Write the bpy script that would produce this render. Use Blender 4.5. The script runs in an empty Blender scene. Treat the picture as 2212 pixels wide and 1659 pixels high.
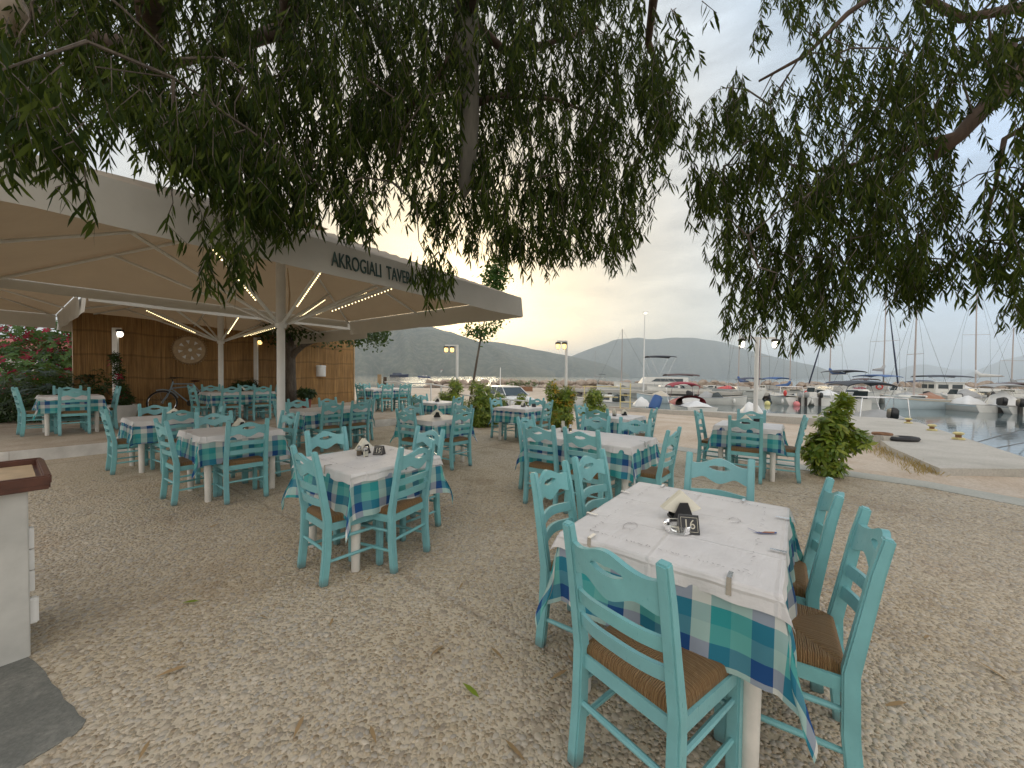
import bpy, bmesh, math, random
import numpy as np
from mathutils import Vector, Matrix
R = math.radians
C = bpy.context.scene.collection
S = bpy.context.scene
# ------------------------------------------------------------------ camera
CAM_H, FOC, CX, CY = 1.45, 829.5, 1106.0, 829.5     # picture measured on a 2212 x 1659 sheet
PITCH, ROLL = math.atan(18.5/829.5), math.atan(0.0114)
_r = Vector((math.cos(ROLL), 0, math.sin(ROLL))); _u = Vector((-math.sin(ROLL), 0, math.cos(ROLL)))
_f = Vector((0, math.cos(PITCH), -math.sin(PITCH)))
_rt = _r.normalized(); _up = _rt.cross(_f).normalized(); _rt = _f.cross(_up).normalized()
CAM = Vector((0, 0, CAM_H))
cam = bpy.data.cameras.new('camera'); camo = bpy.data.objects.new('camera', cam); C.objects.link(camo)
camo.matrix_world = Matrix(((_rt.x, _up.x, -_f.x, CAM.x), (_rt.y, _up.y, -_f.y, CAM.y), (_rt.z, _up.z, -_f.z, CAM.z), (0, 0, 0, 1)))
cam.sensor_width = 36; cam.lens = 36*FOC/2212; cam.clip_start = 0.05; cam.clip_end = 60000
S.camera = camo
S.render.resolution_x, S.render.resolution_y = 1024, 768
S.cycles.use_denoising = True
S.cycles.max_bounces = 8; S.cycles.diffuse_bounces = 3; S.cycles.transparent_max_bounces = 8
S.cycles.volume_bounces = 2; S.cycles.sample_clamp_indirect = 6
S.view_settings.view_transform = 'Standard'; S.view_settings.look = 'None'
S.view_settings.gamma = 1; S.view_settings.exposure = 0.54
# ------------------------------------------------------------------ sky and sun
SUN_AZ, SUN_EL = R(-9.0), R(9.0)              # low evening sun behind the ridge
W = bpy.data.worlds.new('World'); S.world = W; W.use_nodes = True
wt = W.node_tree; wt.nodes.clear()
def wn(t, **k):
    n = wt.nodes.new(t)
    for a, b in k.items(): setattr(n, a, b)
    return n
wo = wn('ShaderNodeOutputWorld'); bg = wn('ShaderNodeBackground'); sky = wn('ShaderNodeTexSky')
sky.sky_type = 'NISHITA'; sky.sun_disc = False; sky.sun_elevation = SUN_EL; sky.sun_rotation = SUN_AZ
sky.air_density = 1.0; sky.dust_density = 2.5; sky.ozone_density = 1.5; sky.altitude = 0
tc = wn('ShaderNodeTexCoord')
# thin high cloud veil: brighter round the sun and in the unseen sky behind
nrm = wn('ShaderNodeVectorMath', operation='NORMALIZE'); wt.links.new(tc.outputs['Generated'], nrm.inputs[0])
dot = wn('ShaderNodeVectorMath', operation='DOT_PRODUCT'); wt.links.new(nrm.outputs[0], dot.inputs[0])
dot.inputs[1].default_value = (math.sin(SUN_AZ)*math.cos(SUN_EL), math.cos(SUN_AZ)*math.cos(SUN_EL), math.sin(SUN_EL))
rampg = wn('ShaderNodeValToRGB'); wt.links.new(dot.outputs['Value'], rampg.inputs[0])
cr = rampg.color_ramp; cr.elements[0].position = 0.0; cr.elements[0].color = (1.05, 0.99, 0.93, 1)  # unseen sky behind the camera, brightened to light the ground
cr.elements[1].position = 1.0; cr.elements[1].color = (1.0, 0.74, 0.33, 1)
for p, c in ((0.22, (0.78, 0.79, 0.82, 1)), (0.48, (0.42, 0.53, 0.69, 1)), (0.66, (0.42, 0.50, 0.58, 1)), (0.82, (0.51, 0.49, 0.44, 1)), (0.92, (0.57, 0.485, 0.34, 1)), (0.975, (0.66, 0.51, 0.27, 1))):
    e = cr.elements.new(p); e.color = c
sep = wn('ShaderNodeSeparateXYZ'); wt.links.new(nrm.outputs[0], sep.inputs[0])
mp = wn('ShaderNodeMapping'); mp.inputs['Scale'].default_value = (1.4, 1.4, 6.0); wt.links.new(nrm.outputs[0], mp.inputs[0])
nz = wn('ShaderNodeTexNoise'); nz.inputs['Scale'].default_value = 3.2; nz.inputs['Detail'].default_value = 7; nz.inputs['Roughness'].default_value = 0.6
wt.links.new(mp.outputs[0], nz.inputs['Vector'])
rc = wn('ShaderNodeMapRange'); rc.inputs[1].default_value = 0.35; rc.inputs[2].default_value = 0.72; rc.inputs[3].default_value = 0.78; rc.inputs[4].default_value = 1.34
wt.links.new(nz.outputs['Fac'], rc.inputs[0])
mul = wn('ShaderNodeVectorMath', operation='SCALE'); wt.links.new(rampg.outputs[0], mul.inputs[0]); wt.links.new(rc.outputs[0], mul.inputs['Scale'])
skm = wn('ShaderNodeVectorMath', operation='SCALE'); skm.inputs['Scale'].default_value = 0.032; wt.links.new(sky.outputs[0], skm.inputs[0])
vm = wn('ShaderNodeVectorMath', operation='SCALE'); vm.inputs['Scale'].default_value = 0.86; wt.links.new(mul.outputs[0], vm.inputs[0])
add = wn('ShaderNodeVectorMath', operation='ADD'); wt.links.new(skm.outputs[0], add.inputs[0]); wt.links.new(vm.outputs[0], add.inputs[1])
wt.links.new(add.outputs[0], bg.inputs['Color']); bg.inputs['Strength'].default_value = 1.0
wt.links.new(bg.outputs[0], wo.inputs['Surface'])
sl = bpy.data.lights.new('sun', 'SUN'); sl.energy = 0.5; sl.angle = R(14); sl.color = (1.0, 0.86, 0.62)
so = bpy.data.objects.new('sun', sl); C.objects.link(so)
sd = Vector((math.sin(SUN_AZ)*math.cos(SUN_EL), math.cos(SUN_AZ)*math.cos(SUN_EL), math.sin(SUN_EL)))
so.rotation_euler = (-sd).to_track_quat('-Z', 'Y').to_euler(); so.location = (0, 0, 40)
# ------------------------------------------------------------------ helpers
def ray(x, y):
    return (_rt*((x-CX)/FOC) + _up*(-(y-CY)/FOC) + _f)
def at(x, y, z=0.0):
    d = ray(x, y); return CAM + d*((z-CAM.z)/d.z)
def atd(x, y, depth):
    d = ray(x, y); return CAM + d*(depth/d.y)
UX, UY = 0.6, 0.8                              # the terrace grid runs at this angle
U = Vector((UX, UY, 0)); N = Vector((-UY, UX, 0)); UANG = math.atan2(UY, UX)
def smooth(a, b, v):
    t = min(1, max(0, (v-a)/(b-a))); return t*t*(3-2*t)
def shore(x, y): return 0.757*x + 0.654*y - 7.75       # metres beyond the terrace edge
def terrain(x, y):
    s = shore(x, y); a = -0.035*min(max(s, 0), 12)
    b = -0.62*smooth(0.3, 2.6, s)
    k = smooth(2.5, 6.0, x + 0.2*(y-11))
    return b*(1-k) + a*k
def on_ground(x, y, lift=0.0):
    z = 0.0
    for _ in range(12):
        p = at(x, y, z+lift); z = terrain(p.x, p.y)
    return Vector((p.x, p.y, z))
class MB:
    """collects shapes and links them as one mesh object"""
    def __init__(s): s.v = []; s.f = []; s.uv = []; s.mi = []; s.cur = 0; s.has_uv = False
    def add(s, vs, fs, uvs=None):
        b = len(s.v); s.v += [tuple(p) for p in vs]
        s.uv += (uvs if uvs else [(0, 0)]*len(vs))
        if uvs: s.has_uv = True
        s.f += [tuple(i+b for i in q) for q in fs]; s.mi += [s.cur]*len(fs); return s
    def box(s, c, size, M=None):
        hx, hy, hz = size[0]/2, size[1]/2, size[2]/2
        vs = [Vector((sx*hx, sy*hy, sz*hz)) for sx in (-1, 1) for sy in (-1, 1) for sz in (-1, 1)]
        if M is not None: vs = [M @ p for p in vs]
        c = Vector(c); vs = [p+c for p in vs]
        return s.add(vs, [(0, 1, 3, 2), (4, 6, 7, 5), (0, 4, 5, 1), (2, 3, 7, 6), (0, 2, 6, 4), (1, 5, 7, 3)])
    def tube(s, pts, rad, n=8, cap=True):
        pts = [Vector(p) for p in pts]; m = len(pts)
        if not hasattr(rad, '__len__'): rad = [rad]*m
        vs = []; t0 = None
        for i, p in enumerate(pts):
            t = (pts[min(i+1, m-1)] - pts[max(i-1, 0)]).normalized()
            if t0 is None:
                a = Vector((0, 0, 1)) if abs(t.z) < 0.9 else Vector((1, 0, 0)); e1 = t.cross(a).normalized()
            else: e1 = (e1 - t*e1.dot(t)).normalized()
            t0 = t; e2 = t.cross(e1)
            for k in range(n):
                a = 2*math.pi*k/n; vs.append(p + (e1*math.cos(a)+e2*math.sin(a))*rad[i])
        fs = [(i*n+k, i*n+(k+1) % n, (i+1)*n+(k+1) % n, (i+1)*n+k) for i in range(m-1) for k in range(n)]
        if cap: fs += [tuple(range(n-1, -1, -1)), tuple((m-1)*n+k for k in range(n))]
        return s.add(vs, fs)
    def sweep(s, pts, sizes, xdir=(1, 0, 0)):
        """rectangular bar through pts; xdir is the bar's width direction; sizes (w, t) per point"""
        pts = [Vector(p) for p in pts]; m = len(pts); vs = []; xd = Vector(xdir).normalized()
        for i, p in enumerate(pts):
            t = (pts[min(i+1, m-1)] - pts[max(i-1, 0)]).normalized(); yd = t.cross(xd).normalized()
            w, th = sizes[i] if hasattr(sizes[0], '__len__') else sizes
            for a, b in ((-1, -1), (1, -1), (1, 1), (-1, 1)): vs.append(p + xd*(a*w/2) + yd*(b*th/2))
        fs = [(i*4+k, i*4+(k+1) % 4, (i+1)*4+(k+1) % 4, (i+1)*4+k) for i in range(m-1) for k in range(4)]
        fs += [(3, 2, 1, 0), tuple((m-1)*4+k for k in range(4))]
        return s.add(vs, fs)
    def lathe(s, prof, n=20, c=(0, 0, 0), M=None):
        c = Vector(c); vs = []
        for r, z in prof:
            for k in range(n):
                p = Vector((r*math.cos(2*math.pi*k/n), r*math.sin(2*math.pi*k/n), z))
                if M is not None: p = M @ p
                vs.append(p+c)
        m = len(prof)
        fs = [(i*n+k, i*n+(k+1) % n, (i+1)*n+(k+1) % n, (i+1)*n+k) for i in range(m-1) for k in range(n)]
        if prof[0][0] > 1e-4: fs.append(tuple(range(n-1, -1, -1)))
        if prof[-1][0] > 1e-4: fs.append(tuple((m-1)*n+k for k in range(n)))
        return s.add(vs, fs)
    def grid(s, fn, nu, nv, uvfn=None, closed_u=False):
        vs = []; uv = []
        for j in range(nv+1):
            for i in range(nu+1):
                vs.append(fn(i/nu, j/nv)); uv.append(uvfn(i/nu, j/nv) if uvfn else (i/nu, j/nv))
        w = nu+1
        return s.add(vs, [(j*w+i, j*w+i+1, (j+1)*w+i+1, (j+1)*w+i) for j in range(nv) for i in range(nu)], uv)
    def prism(s, poly, z0, z1):
        n = len(poly)
        vs = [Vector((p[0], p[1], z0)) for p in poly] + [Vector((p[0], p[1], z1)) for p in poly]
        return s.add(vs, [tuple(range(n-1, -1, -1)), tuple(range(n, 2*n))] + [(k, (k+1) % n, n+(k+1) % n, n+k) for k in range(n)])
    def ball(s, c, r, n=10, m=6, M=None):
        prof = [(max(1e-5, math.sin(math.pi*i/m)), -math.cos(math.pi*i/m)) for i in range(m+1)]
        r = Vector(r) if hasattr(r, '__len__') else Vector((r, r, r))
        D = Matrix.Diagonal(r); D = (M @ D) if M is not None else D
        return s.lathe(prof, n, c, D)
    def build(s, name, mat, parent=None, smooth_=False, bevel=0, solid=0, angle=40):
        me = bpy.data.meshes.new(name); me.from_pydata(s.v, [], s.f)
        for m in (mat if isinstance(mat, (list, tuple)) else [mat]): me.materials.append(m)
        if len(set(s.mi)) > 1: me.polygons.foreach_set('material_index', s.mi)
        if s.has_uv:
            l = me.uv_layers.new(name='UVMap'); idx = np.empty(len(me.loops), dtype=np.int32); me.loops.foreach_get('vertex_index', idx)
            l.data.foreach_set('uv', np.array(s.uv, dtype=np.float32)[idx].ravel())
        if bevel or solid:
            bm = bmesh.new(); bm.from_mesh(me)
            if bevel: bmesh.ops.bevel(bm, geom=[e for e in bm.edges if len(e.link_faces) == 2 and e.calc_face_angle(0) > 0.6], offset=bevel, segments=2, affect='EDGES', clamp_overlap=True)
            if solid: bmesh.ops.solidify(bm, geom=bm.faces[:], thickness=solid)
            bm.to_mesh(me); bm.free()
        me.validate()
        if smooth_:
            me.polygons.foreach_set('use_smooth', [True]*len(me.polygons))
            if angle: me.set_sharp_from_angle(angle=R(angle))
        o = bpy.data.objects.new(name, me); C.objects.link(o)
        if parent is not None: o.parent = parent
        return o
def tag(o, label=None, cat=None, group=None, kind=None):
    if label: o['label'] = label
    if cat: o['category'] = cat
    if group: o['group'] = group
    if kind: o['kind'] = kind
    return o
def thing(name, label, cat, loc=(0, 0, 0), rz=0.0, group=None):
    o = bpy.data.objects.new(name, None); C.objects.link(o); o.empty_display_size = 0.1
    o.location = loc; o.rotation_euler = (0, 0, rz); return tag(o, label, cat, group)
KIDS = {}
def kids(o):
    return [c for c in C.objects if c.parent == o]
def dup(root, loc, rz, label, group=None):
    if root.name not in KIDS: KIDS[root.name] = [(c, kids(c)) for c in kids(root)]
    r = root.copy(); C.objects.link(r); r.location = loc; r.rotation_euler = (0, 0, rz); r['label'] = label
    if group: r['group'] = group
    for ch, sub in KIDS[root.name]:
        c = ch.copy(); C.objects.link(c); c.parent = r
        for g in sub:
            d = g.copy(); C.objects.link(d); d.parent = c
    return r
# ------------------------------------------------------------------ materials
class NT:
    def __init__(s, name):
        s.m = bpy.data.materials.new(name); s.m.use_nodes = True; s.t = s.m.node_tree
        s.p = s.t.nodes['Principled BSDF']; s.out = s.t.nodes['Material Output']
    def n(s, t, **k):
        q = s.t.nodes.new(t)
        for a, b in k.items():
            if a.startswith('i_'):
                key = a[2:].replace('_', ' '); q.inputs[int(key) if key.isdigit() else key].default_value = b
            else: setattr(q, a, b)
        return q
    def l(s, a, b): s.t.links.new(a, b)
    def ramp(s, src, stops, const=False):
        q = s.n('ShaderNodeValToRGB'); e = q.color_ramp.elements
        if const: q.color_ramp.interpolation = 'CONSTANT'
        e[0].position, e[0].color = stops[0][0], (*stops[0][1], 1)
        e[1].position, e[1].color = stops[-1][0], (*stops[-1][1], 1)
        for p, c in stops[1:-1]: x = e.new(p); x.color = (*c, 1)
        s.l(src, q.inputs[0]); return q.outputs[0]
    def noise(s, vec, scale, detail=4, rough=0.6):
        q = s.n('ShaderNodeTexNoise'); q.inputs['Scale'].default_value = scale; q.inputs['Detail'].default_value = detail; q.inputs['Roughness'].default_value = rough
        if vec is not None: s.l(vec, q.inputs['Vector'])
        return q.outputs['Fac']
    def pos(s): return s.n('ShaderNodeNewGeometry').outputs['Position']
    def obj(s): return s.n('ShaderNodeTexCoord').outputs['Object']
    def mapv(s, v, scale=(1, 1, 1), rot=(0, 0, 0)):
        q = s.n('ShaderNodeMapping'); q.inputs['Scale'].default_value = scale; q.inputs['Rotation'].default_value = rot; s.l(v, q.inputs[0]); return q.outputs[0]
    def math(s, op, a, b=None, c=None):
        q = s.n('ShaderNodeMath', operation=op)
        for i, v in enumerate((a, b, c)):
            if v is None: continue
            if hasattr(v, 'node'): s.l(v, q.inputs[i])
            else: q.inputs[i].default_value = v
        return q.outputs[0]
    def mix(s, fac, a, b, mode='MIX'):
        q = s.n('ShaderNodeMix', data_type='RGBA', blend_type=mode)
        for i, v in ((0, fac), (6, a), (7, b)):
            if hasattr(v, 'node'): s.l(v, q.inputs[i])
            elif i == 0: q.inputs[0].default_value = v
            else: q.inputs[i].default_value = (*v, 1)
        return q.outputs[2]
    def bump(s, h, strength=0.3, dist=0.01):
        q = s.n('ShaderNodeBump'); q.inputs['Strength'].default_value = strength; q.inputs['Distance'].default_value = dist
        s.l(h, q.inputs['Height']); s.l(q.outputs[0], s.p.inputs['Normal']); return q.outputs[0]
    def set(s, color=None, rough=None, metal=None, **k):
        for key, v in (('Base Color', color), ('Roughness', rough), ('Metallic', metal)):
            if v is None: continue
            if hasattr(v, 'node'): s.l(v, s.p.inputs[key])
            else: s.p.inputs[key].default_value = (*v, 1) if key == 'Base Color' else v
        for key, v in k.items(): s.p.inputs[key.replace('_', ' ')].default_value = v
        return s.m
def plain(name, col, rough=0.5, metal=0.0, var=0.12, scale=6.0, bump=0.0, bscale=60, **k):
    t = NT(name); o = t.obj(); f = t.noise(o, scale, 5)
    lo = tuple(c*(1-var) for c in col); hi = tuple(min(1, c*(1+var)) for c in col)
    t.set(t.ramp(f, [(0.3, lo), (0.7, hi)]), rough, metal, **k)
    if bump: t.bump(t.noise(o, bscale, 3), bump, 0.004)
    return t.m
def emis(name, col, strength):
    t = NT(name); t.set(col, 0.4); t.p.inputs['Emission Color'].default_value = (*col, 1); t.p.inputs['Emission Strength'].default_value = strength; return t.m
def leafmat(name, cols, rough=0.45, trans=0.3, tcol=(0.12, 0.2, 0.02), spec=0.3):
    t = NT(name); rnd = t.n('ShaderNodeNewGeometry').outputs['Random Per Island']
    st = [(i/(len(cols)-1) if len(cols) > 1 else 0, c) for i, c in enumerate(cols)]
    col = t.ramp(rnd, st); t.set(col, rough); t.p.inputs['Specular IOR Level'].default_value = spec
    tr = t.n('ShaderNodeBsdfTranslucent'); tr.inputs['Color'].default_value = (*tcol, 1)
    mx = t.n('ShaderNodeMixShader'); mx.inputs[0].default_value = trans
    t.l(t.p.outputs[0], mx.inputs[1]); t.l(tr.outputs[0], mx.inputs[2]); t.l(mx.outputs[0], t.out.inputs['Surface']); return t.m
M = {}
# pebble terrace: rounded stones set in pale mortar, patchy
t = NT('pebble_terrace'); p = t.pos(); v2 = t.mapv(p, (1, 1, 0.0))
wob = t.n('ShaderNodeTexNoise'); wob.inputs['Scale'].default_value = 26; wob.inputs['Detail'].default_value = 2; t.l(v2, wob.inputs['Vector'])
vadd = t.n('ShaderNodeVectorMath', operation='MULTIPLY_ADD'); t.l(wob.outputs['Color'], vadd.inputs[0]); vadd.inputs[1].default_value = (0.022, 0.022, 0); t.l(v2, vadd.inputs[2])
vo = t.n('ShaderNodeTexVoronoi', feature='F1'); vo.inputs['Scale'].default_value = 53; vo.inputs['Randomness'].default_value = 0.9; t.l(vadd.outputs[0], vo.inputs['Vector'])
ve = t.n('ShaderNodeTexVoronoi', feature='DISTANCE_TO_EDGE'); ve.inputs['Scale'].default_value = 53; ve.inputs['Randomness'].default_value = 0.9; t.l(vadd.outputs[0], ve.inputs['Vector'])
big = t.noise(v2, 0.55, 5, 0.65); mid = t.noise(v2, 2.6, 5, 0.6); fine = t.noise(v2, 130, 3)
sepc = t.n('ShaderNodeSeparateColor'); t.l(vo.outputs['Color'], sepc.inputs[0])
stone = t.ramp(sepc.outputs[0], [(0.0, (0.31, 0.24, 0.16)), (0.3, (0.42, 0.345, 0.245)), (0.55, (0.50, 0.42, 0.31)), (0.8, (0.39, 0.34, 0.27)), (1.0, (0.60, 0.51, 0.39))])
mort = t.ramp(fine, [(0.3, (0.44, 0.38, 0.295)), (0.7, (0.58, 0.51, 0.405))])
rad = t.math('ADD', t.math('MULTIPLY_ADD', sepc.outputs[1], 0.20, 0.34), t.math('MULTIPLY', mid, 0.26))   # each stone's own size
dd = t.math('SUBTRACT', rad, vo.outputs['Distance'])
mask = t.n('ShaderNodeMapRange', interpolation_type='SMOOTHSTEP'); t.l(dd, mask.inputs[0]); mask.inputs[1].default_value = -0.04; mask.inputs[2].default_value = 0.09
c0 = t.mix(mask.outputs[0], mort, stone)
tint = t.ramp(big, [(0.30, (0.62, 0.53, 0.42)), (0.45, (0.95, 0.90, 0.80)), (0.58, (1.0, 0.98, 0.93)), (0.72, (0.90, 0.76, 0.62))])
c1 = t.mix(0.85, c0, tint, 'MULTIPLY')
drt = t.noise(v2, 1.3, 6, 0.7); dm = t.n('ShaderNodeMapRange'); t.l(drt, dm.inputs[0]); dm.inputs[1].default_value = 0.56; dm.inputs[2].default_value = 0.74; dm.inputs[4].default_value = 0.8
c2 = t.mix(dm.outputs[0], c1, (0.27, 0.20, 0.12))
# expansion joints on the terrace grid
rot = t.mapv(p, (1, 1, 1), (0, 0, -UANG)); sx = t.n('ShaderNodeSeparateXYZ'); t.l(rot, sx.inputs[0])
jn = t.noise(v2, 3.0, 2)
def joint(src, period, off):
    a = t.math('ADD', src, off); a = t.math('MULTIPLY_ADD', jn, 0.05, a); a = t.math('DIVIDE', a, period); a = t.math('FRACT', a); a = t.math('SUBTRACT', a, 0.5); a = t.math('ABSOLUTE', a); a = t.math('MULTIPLY', a, period)
    q = t.n('ShaderNodeMapRange'); t.l(a, q.inputs[0]); q.inputs[1].default_value = 0.006; q.inputs[2].default_value = 0.03; q.inputs[3].default_value = 1; q.inputs[4].default_value = 0; return q.outputs[0]
jt = t.math('MAXIMUM', joint(sx.outputs['X'], 4.2, 0.35), joint(sx.outputs['Y'], 4.2, 1.25))
c3 = t.mix(t.math('MULTIPLY', jt, 0.55), c2, (0.22, 0.17, 0.12))
t.set(c3, 0.72)
dome = t.math('POWER', t.math('MAXIMUM', t.math('MULTIPLY', dd, 2.2), 0.0), 0.5)
h = t.math('SUBTRACT', t.math('MULTIPLY_ADD', fine, 0.08, dome), t.math('MULTIPLY', jt, 0.5))
t.bump(h, 0.7, 0.018); M['pebble'] = t.m
t = NT('single_pebbles'); rn = t.n('ShaderNodeNewGeometry').outputs['Random Per Island']; v = t.pos()
cs = t.ramp(rn, [(0.0, (0.21, 0.17, 0.125)), (0.25, (0.34, 0.285, 0.21)), (0.5, (0.43, 0.37, 0.285)), (0.7, (0.37, 0.335, 0.285)), (0.86, (0.29, 0.27, 0.24)), (1.0, (0.56, 0.49, 0.39))])
bg_ = t.noise(t.mapv(v, (1, 1, 0)), 0.55, 5, 0.65); cs = t.mix(0.7, cs, t.ramp(bg_, [(0.30, (0.56, 0.46, 0.35)), (0.44, (0.95, 0.91, 0.85)), (0.58, (1.0, 0.98, 0.93)), (0.72, (0.90, 0.76, 0.62))]), 'MULTIPLY')
t.set(t.mix(0.25, cs, t.ramp(t.noise(v, 120, 3), [(0.3, (0.30, 0.26, 0.20)), (0.7, (0.55, 0.49, 0.40))])), 0.55); M['stones'] = t.m
def dirtmat(name, a, b, c, sc=1.0, bump=0.4):
    t = NT(name); v = t.pos(); n1 = t.noise(v, 0.8*sc, 6, 0.65); n2 = t.noise(v, 22*sc, 5, 0.7)
    col = t.mix(t.ramp(n2, [(0.35, (0, 0, 0)), (0.7, (0.6, 0.6, 0.6))]), t.ramp(n1, [(0.32, a), (0.5, b), (0.7, c)]), tuple(x*0.7 for x in a))
    t.set(col, 0.9); t.bump(n2, bump, 0.02); return t.m
M['dirt'] = dirtmat('sandy_dirt', (0.42, 0.325, 0.235), (0.53, 0.435, 0.335), (0.60, 0.53, 0.44))
M['concrete'] = dirtmat('quay_concrete', (0.38, 0.36, 0.31), (0.47, 0.44, 0.385), (0.52, 0.49, 0.44), 1.3, 0.15)
M['kerb'] = dirtmat('kerb_concrete', (0.30, 0.25, 0.20), (0.40, 0.35, 0.29), (0.46, 0.42, 0.36), 1.6, 0.3)
M['strip'] = dirtmat('concrete_strip', (0.34, 0.35, 0.31), (0.42, 0.42, 0.37), (0.48, 0.47, 0.42), 2.0, 0.15)
M['patch'] = dirtmat('worn_concrete', (0.11, 0.112, 0.10), (0.17, 0.17, 0.15), (0.34, 0.325, 0.28), 3.2, 0.25)
M['platform'] = dirtmat('raised_terrace', (0.33, 0.26, 0.18), (0.46, 0.38, 0.29), (0.55, 0.47, 0.37), 2.2, 0.5)
M['riser'] = plain('limewash', (0.62, 0.60, 0.56), 0.85, var=0.2, scale=3, bump=0.3)
def paint(name, col, rough=0.35, wear=0.10):
    t = NT(name); o = t.obj(); info = t.n('ShaderNodeObjectInfo').outputs['Random']
    br = t.noise(t.mapv(o, (40, 40, 7)), 3, 4); n1 = t.noise(o, 9, 4)
    ca = t.ramp(n1, [(0.3, tuple(c*(1-wear) for c in col)), (0.7, tuple(c*(1+wear) for c in col))])
    cb = t.mix(t.math('MULTIPLY', info, 0.32), ca, (col[0]*1.25, col[1]*0.92, col[2]*1.02))
    ch = t.noise(t.mapv(o, (30, 30, 14)), 1.0, 5, 0.7); chm = t.n('ShaderNodeMapRange'); t.l(ch, chm.inputs[0]); chm.inputs[1].default_value = 0.70; chm.inputs[2].default_value = 0.74; chm.inputs[4].default_value = 0.75
    so_ = t.n('ShaderNodeSeparateXYZ'); t.l(o, so_.inputs[0]); sc = t.n('ShaderNodeMapRange'); t.l(t.math('MULTIPLY_ADD', n1, 0.10, so_.outputs[2]), sc.inputs[0]); sc.inputs[1].default_value = 0.06; sc.inputs[2].default_value = 0.11; sc.inputs[3].default_value = 0.6; sc.inputs[4].default_value = 0.0
    cd = t.mix(sc.outputs[0], t.mix(chm.outputs[0], cb, tuple(c*1.6+.05 for c in col)), (0.10, 0.10, 0.085))
    t.set(cd, t.math('MULTIPLY_ADD', br, 0.35, rough-0.14)); t.bump(t.math('ADD', br, t.math('MULTIPLY', n1, 0.6)), 0.22, 0.004); return t.m
M['turq'] = paint('turquoise_paint', (0.175, 0.43, 0.435), 0.30)
M['white'] = plain('white_paint', (0.72, 0.71, 0.68), 0.45, var=0.06, bump=0.08)
M['counterwhite'] = plain('worn_white_board', (0.50, 0.49, 0.45), 0.5, var=0.22, scale=2.2, bump=0.2, bscale=18)
M['whitewood'] = plain('white_painted_wood', (0.66, 0.63, 0.57), 0.5, var=0.1, scale=9, bump=0.1)
# rush seat: strands turn with the quarter of the seat they lie in
t = NT('woven_rush'); o = t.obj(); sp = t.n('ShaderNodeSeparateXYZ'); t.l(o, sp.inputs[0])
ax = t.math('ABSOLUTE', sp.outputs[0]); ay = t.math('ABSOLUTE', sp.outputs[1]); cmpv = t.math('GREATER_THAN', ay, ax)
stc = t.math('ADD', t.math('MULTIPLY', cmpv, sp.outputs[0]), t.math('MULTIPLY', t.math('SUBTRACT', 1.0, cmpv), sp.outputs[1]))
nj = t.noise(o, 45, 3); wv = t.math('SINE', t.math('MULTIPLY_ADD', stc, 900.0, t.math('MULTIPLY', nj, 9.0)))
cx = t.n('ShaderNodeCombineXYZ'); t.l(t.math('MULTIPLY', stc, 160.0), cx.inputs[0]); t.l(cmpv, cx.inputs[1])
st_ = t.noise(cx.outputs[0], 1.0, 3, 0.7)
col = t.ramp(st_, [(0.28, (0.14, 0.066, 0.022)), (0.48, (0.34, 0.185, 0.07)), (0.74, (0.54, 0.37, 0.18))])
t.set(col, 0.55); t.bump(t.math('MULTIPLY_ADD', wv, 0.5, t.math('ADD', st_, nj)), 1.0, 0.010); M['rush'] = t.m
# checked cloth: woven stripes both ways
t = NT('checked_cloth'); uv = t.n('ShaderNodeUVMap').outputs[0]; sp = t.n('ShaderNodeSeparateXYZ'); t.l(uv, sp.inputs[0])
WH, TL, NV, AQ = (0.74, 0.74, 0.68), (0.035, 0.36, 0.37), (0.012, 0.085, 0.27), (0.16, 0.48, 0.44)
def stripe(src):
    a = t.math('FRACT', t.math('DIVIDE', src, 0.252))
    return t.ramp(a, [(0.0, NV), (0.25, AQ), (0.5, TL), (0.75, WH), (0.999, WH)], True)
cA = stripe(sp.outputs[0]); cB = stripe(t.math('ADD', sp.outputs[1], 0.1)); cc = t.mix(0.5, cA, cB)
th = t.math('SINE', t.math('MULTIPLY', t.math('ADD', sp.outputs[0], sp.outputs[1]), 2600.0))
t.set(t.mix(0.12, cc, t.mix(1.0, cA, cB, 'MULTIPLY')), 0.85); t.bump(t.math('ADD', t.math('MULTIPLY', th, 0.08), t.noise(t.obj(), 9, 3)), 0.25, 0.01)
tr = t.n('ShaderNodeBsdfTranslucent'); t.l(cc, tr.inputs['Color']); mx = t.n('ShaderNodeMixShader'); mx.inputs[0].default_value = 0.22
t.l(t.p.outputs[0], mx.inputs[1]); t.l(tr.outputs[0], mx.inputs[2]); t.l(mx.outputs[0], t.out.inputs['Surface']); M['check'] = t.m
# white cover: creased paper-like cloth
t = NT('white_cover'); uv = t.n('ShaderNodeUVMap').outputs[0]; n1 = t.noise(uv, 5, 5); n2 = t.noise(t.mapv(uv, (3, 11, 1), (0, 0, 0.35)), 1.0, 5, 0.6); n3 = t.noise(t.mapv(uv, (12, 4, 1), (0, 0, 0.2)), 1.0, 4, 0.6)
sp = t.n('ShaderNodeSeparateXYZ'); t.l(uv, sp.inputs[0])
def fold(src, per, off):
    a = t.math('ABSOLUTE', t.math('SUBTRACT', t.math('FRACT', t.math('DIVIDE', t.math('ADD', src, off), per)), 0.5)); q = t.n('ShaderNodeMapRange'); t.l(a, q.inputs[0]); q.inputs[1].default_value = 0.0; q.inputs[2].default_value = 0.03; q.inputs[3].default_value = 1; q.inputs[4].default_value = 0; return q.outputs[0]
fo = t.math('MAXIMUM', fold(sp.outputs[0], 0.34, 0.17), fold(sp.outputs[1], 0.42, 0.1))
t.set(t.ramp(n1, [(0.3, (0.60, 0.575, 0.555)), (0.7, (0.69, 0.665, 0.645))]), 0.6)
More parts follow.
